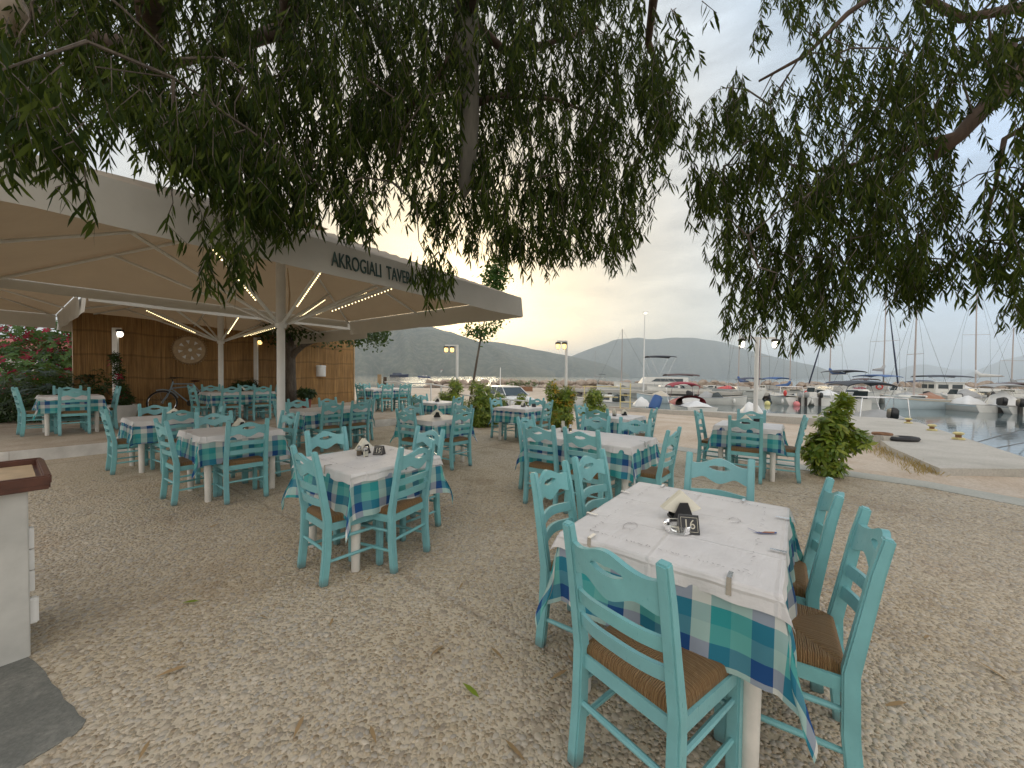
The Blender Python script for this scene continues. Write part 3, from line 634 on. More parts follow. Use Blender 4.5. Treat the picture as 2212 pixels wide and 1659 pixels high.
lamp('white post with twin bulbs rising from the round shrubs', (L2.x, L2.y, 0), L2.z, 0, (-.06, -.24), .04)
lamp('white post with a bulb on each side near the quay', (L3.x, L3.y, terrain(L3.x, L3.y)), L3.z-terrain(L3.x, L3.y), 0, (-.34, .40), .045, mat='bulbw')
p = on_fence(250, PZ, -.9); lamp('flat white post with one bright bulb beside the potted climber', p, 2.35, fang-R(60), (.12,), box=True, mat='bulbw')
p = on_fence(553, PZ, -.35); lamp('flat white post with one tilted bulb before the reed fence middle', p, 2.45, fang-R(60), (.14,), box=True)
rl = thing('railing', 'low white pipe railing between the two twin bulb lamp posts', 'railing', (0, 0, 0))
ra, rb_ = Vector((L1.x, L1.y, .82)), Vector((L2.x, L2.y, .62))
mb = MB(); mb.tube([ra, rb_], .022, 8); mb.build('rail', M['white'], rl)
pm = ra.lerp(rb_, .52); mb = MB(); mb.tube([(pm.x, pm.y, -.6), pm], .03, 8); mb.build('rail_post', M['white'], rl)
rl = thing('railing', 'low white railing at the back edge of the raised terrace', 'railing', (0, 0, 0))
rc_, rd = at(895, 831, 1.05), Vector((L1.x-.05, L1.y+.05, 1.0)); rc_ = Vector((-3.0, 14.2, 1.1))
mb = MB(); mb.tube([(-5.6, 16.9, 1.1), rc_, rd], .022, 8); mb.build('rail', M['white'], rl)
for f in (0, .45): q = rc_.lerp(rd, f); mb = MB(); mb.tube([(q.x, q.y, -.3), q], .03, 8); mb.build('rail_post', M['white'], rl)
# ================================================================== chairs
def make_chair(label, group):
    t = thing('taverna_chair', label, 'chair', group=group); tq = M['turq']
    yl = lambda z: -.195-max(0, z-.44)*.165
    for s in (-1, 1):
        mb = MB(); mb.sweep([(s*.19, -.222, 0), (s*.19, -.20, .22), (s*.19, -.195, .44), (s*.188, yl(.62), .62), (s*.186, yl(.80), .80), (s*.186, yl(.925)-.006, .925)], [(.044, .05), (.044, .052), (.044, .05), (.042, .044), (.042, .04), (.04, .034)]); mb.build('back_post', tq, t, True, bevel=.006, angle=35)
        mb = MB(); mb.sweep([(s*.198, .192, 0), (s*.198, .192, .40), (s*.198, .192, .455)], [(.044, .044), (.046, .046), (.04, .04)]); mb.build('front_leg', tq, t, True, bevel=.006, angle=35)
    W2, NX = .172, 36
    def shell(name, top, bot, th, bow, hole=None):
        cols = [-W2+2*W2*i/NX for i in range(NX+1)]; mb = MB()
        rows = []
        for x in cols:
            b = bow*(1-(x/W2)**2); z0, z1 = bot(x), top(x); mid_ = (z0+z1)/2; ha = hb = mid_+.2*(z1-z0)*0
            if hole:
                q = hole(x); ha, hb = q if q else (hole(0)[0]*.5+hole(0)[1]*.5,)*2
            pts = [z0, ha, hb, z1]; rows.append([(x, yl(z)-b, z) for z in pts])
        V = []
        for r_ in rows:
            for (x, y, z) in r_: V.append((x, y+th/2, z))
            for (x, y, z) in r_: V.append((x, y-th/2, z))
        F = []
        for i in range(NX):
            a, b = i*8, (i+1)*8
            op = hole and (abs(rows[i][1][2]-rows[i][2][2]) > 1e-5 or abs(rows[i+1][1][2]-rows[i+1][2][2]) > 1e-5)
            for k in (0, 2): F += [(a+k, b+k, b+k+1, a+k+1), (a+4+k+1, b+4+k+1, b+4+k, a+4+k)]
            F += [(a, a+4, b+4, b), (a+3, b+3, b+7, a+7)]
            if op: F += [(a+1, b+1, b+5, a+5), (a+2, a+6, b+6, b+2)]
        F += [(0, 1, 5, 4), (2, 3, 7, 6), (NX*8+1, NX*8, NX*8+4, NX*8+5), (NX*8+3, NX*8+2, NX*8+6, NX*8+7)]
        mb.add(V, F); return mb.build(name, tq, t, True, angle=35)
    g = lambda x, w_: math.exp(-(x/w_)**2)
    shell('top_rail', lambda x: .852+.046*g(x, .085)+.006*g(abs(x)-.165, .02), lambda x: .762-.030*g(x, .055)+.010*g(abs(x)-.095, .03)-.012*g(abs(x)-.165, .03), .022, .036,
          lambda x: ((.840-.024*math.sqrt(max(0, 1-(x/.066)**2)), .840+.006*(1-(x/.066)**2)+.004*abs(math.sin(x*60))) if abs(x) < .066 else None))
    shell('back_slat', lambda x: .680+.010*g(x, .1), lambda x: .632+.010*g(x, .1), .016, .036)
    shell('back_slat', lambda x: .585+.010*g(x, .1), lambda x: .535+.010*g(x, .1), .016, .036)
    wx = lambda y: .182+(.205-.182)*(y+.19)/.385
    def top(a, b):
        y = -.19+.385*b; x = (2*a-1)*wx(y); m = max(abs(2*a-1), abs(2*b-1)); e = abs(abs(2*a-1)-abs(2*b-1))
        z = .452+.012*(1-m**6)-.010*math.exp(-(e/.08)**2)*m-.012*math.exp(-((1-m)/.25)**2)*0-.006*(1-m)
        if m > .999: z = .43
        elif m > .93: z -= .004
        return (x, y, z)
    def rnd(v):  # tighten rows near the rim
        q = 2*v-1; return (math.copysign(1-(1-abs(q))**1.35, q)+1)/2
    mb = MB(); mb.grid(lambda a, b: top(rnd(a), rnd(b)), 26, 26)
    rim = []
    n_ = 27; loop = [i for i in range(n_)] + [j*n_+26 for j in range(1, n_)] + [26*n_+i for i in range(25, -1, -1)] + [j*n_ for j in range(25, 0, -1)]
    base = len(mb.v); cxy = Vector((0, 0))
    for i in loop: x, y, z = mb.v[i]; mb.v.append((x*1.0, y*1.0, .408)); mb.uv.append((0, 0))
    L_ = len(loop)
    for k in range(L_): mb.f.append((loop[k], base+k, base+(k+1) % L_, loop[(k+1) % L_])); mb.mi.append(0)
    mb.build('seat', M['rush'], t, True, angle=80)
    mb = MB(); mb.box((0, .19, .39), (.36, .022, .05)); mb.box((0, -.19, .39), (.34, .022, .05))
    for s in (-1, 1): mb.sweep([(s*.186, -.18, .39), (s*.2, .18, .39)], (.022, .05), (1, 0, 0))
    mb.build('seat_frame', tq, t)
    for a, b in (((-.19, -.205, .30), (-.198, .19, .30)), ((-.19, -.21, .155), (-.198, .19, .155)), ((.19, -.205, .30), (.198, .19, .30)), ((.19, -.21, .155), (.198, .19, .155)), ((-.19, -.207, .235), (.19, -.207, .235)), ((-.2, .192, .255), (.2, .192, .255))):
        a, b = Vector(a), Vector(b); mb = MB(); mb.tube([a, a.lerp(b, .25), a.lerp(b, .5), a.lerp(b, .75), b], [.0095, .0115, .0125, .0115, .0095], 8); mb.build('stretcher', tq, t, True)
    return t
CH = {}
def place_chair(x, y, z, rz, label, group):
    if not CH:
        t = make_chair(label, group); CH['c'] = t; t.location = (x, y, z); t.rotation_euler = (0, 0, rz); return t
    return dup(CH['c'], (x, y, z), rz, label, group)
# ================================================================== tables
TH = .735
TAB = {}
def make_table(label, lx, ly):
    t = thing('dining_table', label, 'table', group='white taverna tables'); hx, hy = lx/2, ly/2
    mb = MB(); mb.box((0, 0, TH-.0155), (lx, ly, .027)); mb.build('table_top', M['whitewood'], t, bevel=.004)
    mb = MB()
    for s in (-1, 1): mb.box((0, s*(hy-.075), TH-.08), (lx-.2, .02, .10)); mb.box((s*(hx-.075), 0, TH-.08), (.02, ly-.2, .10))
    mb.build('apron', M['whitewood'], t)
    for a in (-1, 1):
        for b in (-1, 1): mb = MB(); mb.lathe([(.028, 0), (.031, .01), (.036, .5), (.038, TH-.03)], 18, (a*(hx-.075), b*(hy-.075), 0)); mb.build('leg', M['whitewood'], t, True)
    return t
def cloth(name, mat, lx, ly, ov, z, seed, label, cat, group, flare=.30, wav=.012, lift=0.0, jag=0.0, corner=1.0):
    """a cloth over a table of lx x ly hanging ov all round, its corners falling in folds"""
    rr = random.Random(seed); ph = [rr.uniform(0, 6.28) for _ in range(8)]; hx, hy = lx/2+.006, ly/2+.006; ex, ey = hx+ov, hy+ov; NXg = int(lx*34)+26; NYg = int(ly*34)+26
    ck = [rr.uniform(.75, 1.25) for _ in range(4)]
    def P(a, b):
        s, q = (2*a-1)*ex, (2*b-1)*ey; sx_ = 1 if s > 0 else -1; sy_ = 1 if q > 0 else -1
        u_, v_ = max(0, abs(s)-hx), max(0, abs(q)-hy); x, y = max(-hx, min(hx, s)), max(-hy, min(hy, q))
        r_ = math.hypot(u_, v_)
        if r_ < 1e-6: return (x, y, z+.0015*math.sin(9*x+ph[0])*math.sin(8*y+ph[1]))
        phi = math.atan2(v_, u_); c = math.sin(2*phi); kk = ck[(0 if sx_ > 0 else 1)+(0 if sy_ > 0 else 2)]
        # near the corner the cloth gathers into a flap that leans outward
        k = .10 + flare*kk*c**1.2 + .05*(math.sin((s if v_ < u_*0+1e-6 or True else q)*15+ph[2])*math.sin(q*15+ph[3]))
        ripple = wav*r_/ov*(math.sin((y if u_ > v_ else x)*19+ph[4])+.6*math.sin((y if u_ > v_ else x)*37+ph[5]))*(1-c)
        fold_ = .13*c*math.sin(4*phi)*r_*corner
        ox, oy = math.cos(phi), math.sin(phi)
        hor = k*r_+ripple; drop = r_*math.sqrt(max(.1, 1-min(.9, k)**2))
        # smooth the bend over the table edge
        drop = math.sqrt(drop*drop+.012**2)-.012
        X = x+sx_*(hor*ox-fold_*oy); Y = y+sy_*(hor*oy+fold_*ox)
        return (X, Y, z-drop+.004+jag*r_/ov*math.sin((x+y)*40+ph[6]))
    mb = MB(); mb.grid(P, NXg, NYg, lambda a, b: ((2*a-1)*ex+seed*.071, (2*b-1)*ey+seed*.043))
    return tag(mb.build(name, M[mat], smooth_=True, angle=0), label, cat, group)
def number_card(loc, rz, num, label):
    t = thing('number_card', label, 'table number', loc, rz, 'black table number cards')
    mb = MB(); w_, h_, d_ = .085, .075, .075
    mb.add([(-w_/2, -d_/2, 0), (w_/2, -d_/2, 0), (w_/2, d_/2, 0), (-w_/2, d_/2, 0), (-w_/2, -.004, h_), (w_/2, -.004, h_), (w_/2, .004, h_), (-w_/2, .004, h_)], [(0, 1, 5, 4), (2, 3, 7, 6), (1, 2, 6, 5), (3, 0, 4, 7), (4, 5, 6, 7), (3, 2, 1, 0)])
    mb.build('card', M['blackp'], t)
    if num:
        sl_ = math.atan2(h_, d_/2-.004)
        text(num, .058, M['digits'], t, 'numerals', (0, -.0225, .0375), (sl_, 0, 0), .9, .0006)
        mb = MB(); T_ = Matrix.Translation((0, -.0218, .0375)) @ Matrix.Rotation(sl_, 4, 'X')
        for cx_, cy_, sx_, sy_ in ((0, .031, .070, .0016), (0, -.031, .070, .0016), (-.035, 0, .0016, .062), (.035, 0, .0016, .062)):
            mb.add([T_ @ Vector((cx_+a*sx_/2, cy_+b*sy_/2, .0008)) for a, b in ((-1, -1), (1, -1), (1, 1), (-1, 1))], [(0, 1, 2, 3)])
        mb.build('border_line', M['digits'], t)
    return t
def napkin_holder(loc, rz, label, flat=False, k=1.0):
    t = thing('napkin_holder', label, 'napkin holder', loc, rz, 'napkin holders on the tables')
    mb = MB(); mb.box((0, 0, .006), (.11*k, .06*k, .012))
    for s in (-1, 1): mb.add([(-.05*k, s*.026, .012), (.05*k, s*.026, .012), (.02*k, s*.03, .085*k), (-.02*k, s*.03, .085*k), (-.05*k, s*.030, .012), (.05*k, s*.030, .012), (.02*k, s*.034, .085*k), (-.02*k, s*.034, .085*k)], [(0, 1, 2, 3), (7, 6, 5, 4), (0, 4, 5, 1), (2, 6, 7, 3), (1, 5, 6, 2), (0, 3, 7, 4)])
    mb.build('holder', M['blackp'], t)
    mb = MB()
    for i in range(5):
        y = -.016+.008*i; e = .004*(i % 2); a = .10*k
        mb.add([(-a, y, .05*k+e), (0, y+.004, .135*k+e), (a, y, .05*k), (0, y-.002, .014)] + [(-a, y+.005, .05*k+e), (0, y+.009, .135*k+e), (a, y+.005, .05*k), (0, y+.003, .014)], [(0, 1, 2, 3), (7, 6, 5, 4), (0, 4, 5, 1), (1, 5, 6, 2), (2, 6, 7, 3), (3, 7, 4, 0)])
    mb.build('napkins', M['napkin'], t, bevel=.002); return t
def shaker(loc, label, fill):
    t = thing('spice_shaker', label, 'shaker', loc, 0, 'salt and pepper shakers')
    mb = MB(); mb.lathe([(.019, 0), (.022, .006), (.020, .05), (.016, .062)], 14); b = mb.build('jar', M['glass'], t, True)
    mb = MB(); mb.lathe([(0, .004), (.017, .005), (.016, .042), (0, .044)], 12); mb.build('contents', M[fill], b, True)
    mb = MB(); mb.lathe([(.017, .0625), (.018, .066), (.017, .08), (.008, .087), (0, .088)], 14); mb.build('cap', M['chrome'], t, True); return t
def clip(loc, rz, label='small steel clip pinching a white table cover to its table edge'):
    mb = MB(); T_ = Matrix.Translation(loc) @ Matrix.Rotation(rz, 4, 'Z')
    for q in ([(-.008, -.045, .006), (.008, -.045, .006), (.008, .012, .007), (-.008, .012, .007)], [(-.008, .012, .007), (.008, .012, .007), (.009, .016, -.055), (-.009, .016, -.055)], [(-.009, .016, -.055), (.009, .016, -.055), (.008, .010, -.055), (-.008, .010, -.055)]):
        mb.add([T_ @ Vector(v) for v in q], [(0, 1, 2, 3)])
    return tag(mb.build('tablecloth_clip', M['chrome'], solid=.0015), label, 'clip', 'steel tablecloth clips')
SIDE = {'near': (-1, 0), 'far': (1, 0), 'fence': (0, 1), 'quay': (0, -1)}
WORDS = {'near': 'with its back to the camera', 'far': 'across the table, facing the camera', 'fence': 'on the fence side', 'quay': 'on the quay side'}
def place_table(desc, cx, cy, z0, lu, ln, chairs, seed, ang=UANG, ov=.325):
    key = (lu, ln); rr = random.Random(seed*13+5)
    lab = 'white round legged table under cloths, ' + desc
    if key not in TAB: t = make_table(lab, lu, ln); TAB[key] = t; t.location = (cx, cy, z0); t.rotation_euler = (0, 0, ang)
    else: t = dup(TAB[key], (cx, cy, z0), ang, lab)
    zc = TH
    a = cloth('checked_tablecloth', 'check', lu, ln, ov, zc, seed, 'blue, teal and white checked cloth over ' + desc, 'tablecloth', 'checked tablecloths', flare=.20)
    b = cloth('white_table_cover', 'cover', lu+.012, ln+.012, .085, zc+.007, seed+50, 'white printed paper cover over ' + desc, 'table cover', 'white table covers', flare=.30, wav=.006, jag=.004)
    for o in (a, b): o.location = (cx, cy, z0); o.rotation_euler = (0, 0, ang)
    ca, sa = math.cos(ang), math.sin(ang)
    for side, off, pull, tw, extra in chairs:
        sx_, sy_ = SIDE[side]; dist = (lu if sx_ else ln)/2 - .04 + pull
        lx_, ly_ = sx_*dist + (off if sy_ else 0), sy_*dist + (off if sx_ else 0)
        x, y = cx+lx_*ca-ly_*sa, cy+lx_*sa+ly_*ca
        rz = ang + math.atan2(-sy_, -sx_) - math.pi/2 + R(tw + rr.uniform(-2, 2))
        place_chair(x, y, z0, rz, 'turquoise chair at ' + desc + ', ' + (extra or WORDS[side]), 'turquoise rush seat taverna chairs')
    def w(lx_, ly_, h=.010): return Vector((cx+lx_*ca-ly_*sa, cy+lx_*sa+ly_*ca, z0+TH+h))
    return w
NC, FC = 'nearer the camera', 'farther from the camera'
w16 = place_table('the table numbered 16', .875, 1.905, 0, 1.03, .80, [('near', -.04, .13, -14, None), ('far', -.02, .12, 0, None), ('fence', -.12, .07, 3, 'fence side, '+NC), ('fence', .36, .07, -3, 'fence side, '+FC), ('quay', -.12, .04, 3, 'quay side, '+NC), ('quay', .40, -.05, 2, 'quay side, '+FC)], 1)
w15 = place_table('the table numbered 15', -1.2, 3.25, 0, .80, .80, [('near', .0, .0, 2, 'nearer right-hand of its front pair') if False else ('near', -.17, -.02, -2, 'back towards the service counter'), ('quay', -.03, -.04, 13, None), ('far', .02, .04, 0, None), ('fence', .0, .05, 4, None)], 2)
w14 = place_table('the table before the thick umbrella pole', -3.45, 4.72, 0, .80, .80, [('near', .0, .02, 3, 'back towards the service counter'), ('quay', -.03, .03, -3, None), ('far', 0, .06, 5, None), ('fence', 0, .03, 0, None)], 3)
w13 = place_table('the table beside the flowering pot climber', -5.35, 5.92, 0, .80, .80, [('near', 0, .02, 2, 'back towards the service counter'), ('quay', .02, .04, 4, None), ('far', .02, .10, -6, None), ('fence', 0, .02, 0, None)], 4)
w11 = place_table('the table by the dark hedge', -8.95, 7.78, PZ, .80, .80, [('near', 0, .06, 4, 'back towards the service counter'), ('quay', 0, .02, 2, None), ('far', .0, .05, 0, None), ('fence', 0, .03, 0, None)], 5)
w12 = place_table('the long table by the bicycle', -7.2, 10.1, PZ, 1.4, .80, [('quay', -.35, .03, 0, 'quay side, '+NC), ('quay', .33, .03, 0, 'quay side, '+FC), ('near', 0, .05, 6, 'end towards the bicycle'), ('far', 0, .05, -4, 'end towards the tree trunk'), ('fence', -.42, .03, 0, 'fence side, '+NC), ('fence', .40, .03, 0, 'fence side, '+FC)], 6)
w20 = place_table('the long table by the tree trunk', -3.68, 7.74, 0, 1.3, .80, [('quay', -.28, .03, 2, 'quay side, '+NC), ('quay', .30, .02, -2, 'quay side, '+FC), ('near', .0, .05, 8, 'end nearer the umbrella pole'), ('far', .05, .05, 0, 'end nearer the railing'), ('fence', -.30, .05, 0, 'fence side, '+NC), ('fence', .32, .05, 0, 'fence side, '+FC)], 7)
w21 = place_table('the square table behind table 15', -1.27, 6.33, 0, .80, .80, [('near', -.03, .0, 5, 'back towards the umbrella pole'), ('quay', .0, .05, -3, None), ('far', 0, .05, 3, None), ('fence', .05, .04, 0, None)], 8)
w22 = place_table('the small table beside the leaning sapling', -1.9, 9.95, 0, .80, .80, [('near', .05, .06, 0, 'back towards the umbrella pole'), ('quay', .0, .06, 6, None), ('fence', .0, .05, 0, None)], 9)
w23 = place_table('the long table on the raised step', -4.4, 13.3, PZ, 1.4, .80, [('quay', -.34, .03, 0, 'quay side, '+NC), ('quay', .33, .03, 0, 'quay side, '+FC), ('near', 0, .05, 6, 'end nearer the fence'), ('far', 0, .05, -4, 'end nearer the railing'), ('fence', -.35, .03, 0, 'sea side, '+NC), ('fence', .35, .03, 0, 'sea side, '+FC)], 10)
w24 = place_table('the table between the railing lamps', .2, 8.6, 0, .80, .80, [('fence', .0, .10, 0, None), ('quay', .0, .08, 5, None), ('far', .05, .12, 0, None)], 11)
w17 = place_table('the long table behind table 16', .93, 4.52, 0, .80, 1.25, [('near', .31, .03, 2, 'back to the camera, fence end'), ('near', -.22, .03, -2, 'back to the camera, quay end'), ('far', .25, .06, 0, 'facing the camera, fence end'), ('far', -.30, .06, 0, 'facing the camera, quay end'), ('fence', 0, .06, 3, 'reed fence end'), ('quay', 0, .08, -3, 'quay end')], 12)
w25 = place_table('the table before the round shrubs', 1.85, 6.9, 0, .80, .80, [('near', .02, .05, -3, 'back towards the umbrella pole'), ('quay', .0, .06, 4, None), ('fence', .0, .05, 0, None)], 13)
w18 = place_table('the table beside the tall quay shrub', 3.62, 5.84, 0, .80, .80, [('near', .0, .05, 4, 'back towards the umbrella pole'), ('quay', -.03, .04, 2, None), ('far', .03, .06, 0, None), ('fence', 0, .08, -3, None)], 14)
# ---- things on the tables
cr_ = lambda p: math.atan2(p.y, p.x)-math.pi/2            # turned towards the camera
def put(w, lx, ly): return w(lx, ly)
p = at(1486, 1147, TH+.010); number_card(p, R(-12)+0*cr_(p), '16', 'black card with the number 16 on the nearest table')
p = at(1470, 1118, TH+.010); napkin_holder(p, R(2), 'black napkin holder with a cream napkin fan behind the 16 card')
p = at(1464, 1147, TH+.010)
mb = MB(); mb.lathe([(0, .006), (.040, .006), (.044, .030), (.047, .033), (.050, .030), (.047, .004), (.040, 0), (0, 0)], 36); mb.v = [(x*1.2, y*1.2, z*1.15) for x, y, z in mb.v]; tag(mb.build('ashtray', M['glass'], smooth_=True), 'clear round glass ashtray beside the 16 card', 'ashtray').location = p
p = at(812, 981, TH+.010); number_card(p+Vector((.03, 0, 0)), R(-8), '15', 'black card with the number 15 on its table')
napkin_holder(at(786, 980, TH+.010), R(70), 'cream napkin fan in its holder beside the 15 card')
shaker(at(776, 984, TH+.010), 'pepper shaker with steel cap beside the 15 card', 'pepper'); shaker(at(790, 986, TH+.010), 'salt shaker with steel cap beside the 15 card', 'napkin')
p = w14(.02, .06); number_card(p, R(30), '14', 'dark number card on the table before the umbrella pole'); napkin_holder(p+Vector((.09, .02, 0)), R(80), 'white napkin fan on the table before the umbrella pole'); shaker(p+Vector((.17, .02, 0)), 'pepper shaker on the table before the umbrella pole', 'pepper')
napkin_holder(w13(.1, -.02), R(30), 'cream napkin fan on the table beside the pot climber')
napkin_holder(w21(.05, .0), R(20), 'black holder with a cream napkin peak on the mid terrace table')
napkin_holder(w22(.0, .05), R(25), 'black holder with a white napkin peak beside the sapling')
p = w24(.1, .0); napkin_holder(p, R(60), 'white napkin fan on the table between the railing lamps'); shaker(p+Vector((.11, -.02, 0)), 'shaker on the table between the railing lamps', 'pepper'); number_card(p+Vector((.24, .0, 0)), R(10), '', 'small black card on the table between the railing lamps')
p = at(1217, 932, TH+.010); napkin_holder(p, R(85), 'white napkin fan on the long table behind table 16'); shaker(p+Vector((.09, .02, 0)), 'pepper shaker on the long table behind table 16', 'pepper')
napkin_holder(w25(.0, .0), R(70), 'white napkin fan on the table before the round shrubs'); napkin_holder(w25(.22, -.1), R(10), 'low white napkin pile on the table before the round shrubs', k=.8)
napkin_holder(w18(.1, .05), R(5), 'black holder with a white napkin peak beside the quay shrub'); number_card(w18(.22, -.08), R(-30), '', 'small black card on the table beside the quay shrub')
napkin_holder(w23(.0, .1), R(40), 'napkin holder on the long table by the sea'); napkin_holder(w12(.1, .1), R(40), 'napkin holder on the long table by the bicycle')
for lx, ly, rz in ((-.50, -.25, -90), (-.50, .26, -90), (.28, -.39, 180), (-.1, -.39, 180), (.50, -.22, 90), (.50, .24, 90), (-.22, .39, 0), (.22, .39, 0)):
    pass
def clips(w, ang, lst):
    for lx, ly, rz in lst: clip(w(lx, ly, .012), ang+R(rz), )
clips(w16, UANG, [(-.519, -.26, 90), (-.519, .27, 90), (.30, -.404, 180), (-.16, -.404, 180), (.519, -.2, -90), (.519, .25, -90), (-.25, .404, 0), (.22, .404, 0)])
clips(w15, UANG, [(-.404, -.05, 90), (.05, -.404, 180), (.404, .1, -90)])
clips(w14, UANG, [(.02, -.404, 180), (-.404, .1, 90)])
clips(w17, UANG, [(-.404, -.3, 90), (.0, -.63, 180)])
# faint printed sketches on the two closest covers
def sketches(w, hx, hy, seed, boat, label):
    rr = random.Random(seed); mb = MB()
    def stroke(pts, th=.0012, z=.0135):
        for a, b in zip(pts, pts[1:]):
            d = Vector((b[0]-a[0], b[1]-a[1], 0)); n = Vector((-d.y, d.x, 0)).normalized()*th
            mb.add([w(a[0]-n.x, a[1]-n.y, z), w(b[0]-n.x, b[1]-n.y, z), w(b[0]+n.x, b[1]+n.y, z), w(a[0]+n.x, a[1]+n.y, z)], [(0, 1, 2, 3)])
    for k in range(150):
        q = k/150*4; e = q % 1; s = int(q); ax, ay = hx-.09, hy-.09
        p = [(-ax+2*ax*e, -ay), (ax, -ay+2*ay*e), (ax-2*ax*e, ay), (-ax, ay-2*ay*e)][s]; r_ = rr.uniform(.002, .006); a = rr.uniform(0, 3.1)
        if rr.random() < .62: stroke([(p[0]-r_*math.cos(a)+rr.gauss(0, .006), p[1]-r_*math.sin(a)+rr.gauss(0, .006)), (p[0]+r_*math.cos(a), p[1]+r_*math.sin(a))], rr.uniform(.0012, .0026))
    for cx_, cy_, r_ in ((.25, .12, .07), (-.28, .18, .06), (.12, -.2, .05), (-.08, .02, .05)):
        for k in range(5):
            a0 = rr.uniform(0, 6); stroke([(cx_+r_*(.4+.6*rr.random())*math.cos(a0+i*.35), cy_+r_*.5*math.sin(a0+i*.35)+rr.gauss(0, .002)) for i in range(8)], .0008)
    o = mb.build('printed_sketches', M['sketch']); return o
M['sketch'] = plain('grey_print', (0.34, 0.31, 0.31), 0.8); M['bluep'] = plain('blue_print', (0.08, 0.10, 0.24), 0.8); M['redp'] = plain('brown_print', (0.34, 0.16, 0.09), 0.8)
covers = [o for o in C.objects if o.name.startswith('white_table_cover')]
for w, i, hx, hy in ((w16, 0, .53, .40), (w15, 1, .40, .40)):
    o = sketches(w, hx, hy, 3+i, True, ''); cv = covers[i]; o.parent = cv; o.matrix_parent_inverse = (Matrix.Translation(cv.location) @ Matrix.Rotation(cv.rotation_euler.z, 4, 'Z')).inverted()
q = at(1650, 1150, TH+.014); mb = MB(); mb.add([q+Vector(v) for v in ((-.05, .0, 0), (-.02, -.014, 0), (.05, -.012, 0), (.065, .008, 0))], [(0, 1, 2, 3)]); mb.cur = 1; mb.add([q+Vector(v) for v in ((-.015, -.004, .0006), (.04, -.010, .0006), (.055, .008, .0006), (.01, .010, .0006))], [(0, 1, 2, 3)]); mb.cur = 0
mb.add([q+Vector(v) for v in ((-.03, .0, .0006), (-.045, .05, .0006), (-.042, .05, .0006), (-.026, .0, .0006))], [(0, 1, 2, 3)])
o = mb.build('printed_boat', [M['bluep'], M['redp']]); cv = covers[0]; o.parent = cv; o.matrix_parent_inverse = (Matrix.Translation(cv.location) @ Matrix.Rotation(cv.rotation_euler.z, 4, 'Z')).inverted()
# ================================================================== waiter's stand at the edge
c0 = at(67, 1422, 0); ct = thing('service_counter', 'white panelled service counter with a dark wooden tray top', 'counter', c0, UANG)
mb = MB(); mb.box((-.65, .30, .425), (1.3, .56, .85)); mb.build('cabinet', M['counterwhite'], ct, bevel=.004)
for k in range(3): mb = MB(); mb.box((.008, .08, .48+.11*k-.11), (.02, .05, .105)); mb.build('hinge_strip', M['white'], ct, bevel=.003)
mb = MB(); mb.box((.012, .06, .22), (.035, .04, .13)); mb.build('latch_block', M['white'], ct, bevel=.006)
mb = MB(); mb.box((-.64, .29, .865), (1.42, .66, .03)); mb.build('counter_top', M['darkwood'], ct, bevel=.006)
mb = MB(); mb.box((-.64, .29, .885), (1.34, .58, .006)); mb.build('tray_board', M['palewood'], ct)
mb = MB()
for a in ((-.64, -.03, 1.42, .03), (-.64, .61, 1.42, .03)): mb.box((a[0], a[1], .895), (a[2], a[3], .05))
for a in (-1.34, .06): mb.box((a, .29, .895), (.03, .61, .05))
mb.build('tray_rim', M['darkwood'], ct, bevel=.006)
mb = MB(); mb.box((-.55, .30, .9), (.42, .30, .022)); tag(mb.build('menu_book', M['napkin'], bevel=.003), 'cream menu lying on the service counter tray', 'menu').matrix_world = Matrix.Translation(c0) @ Matrix.Rotation(UANG, 4, 'Z')

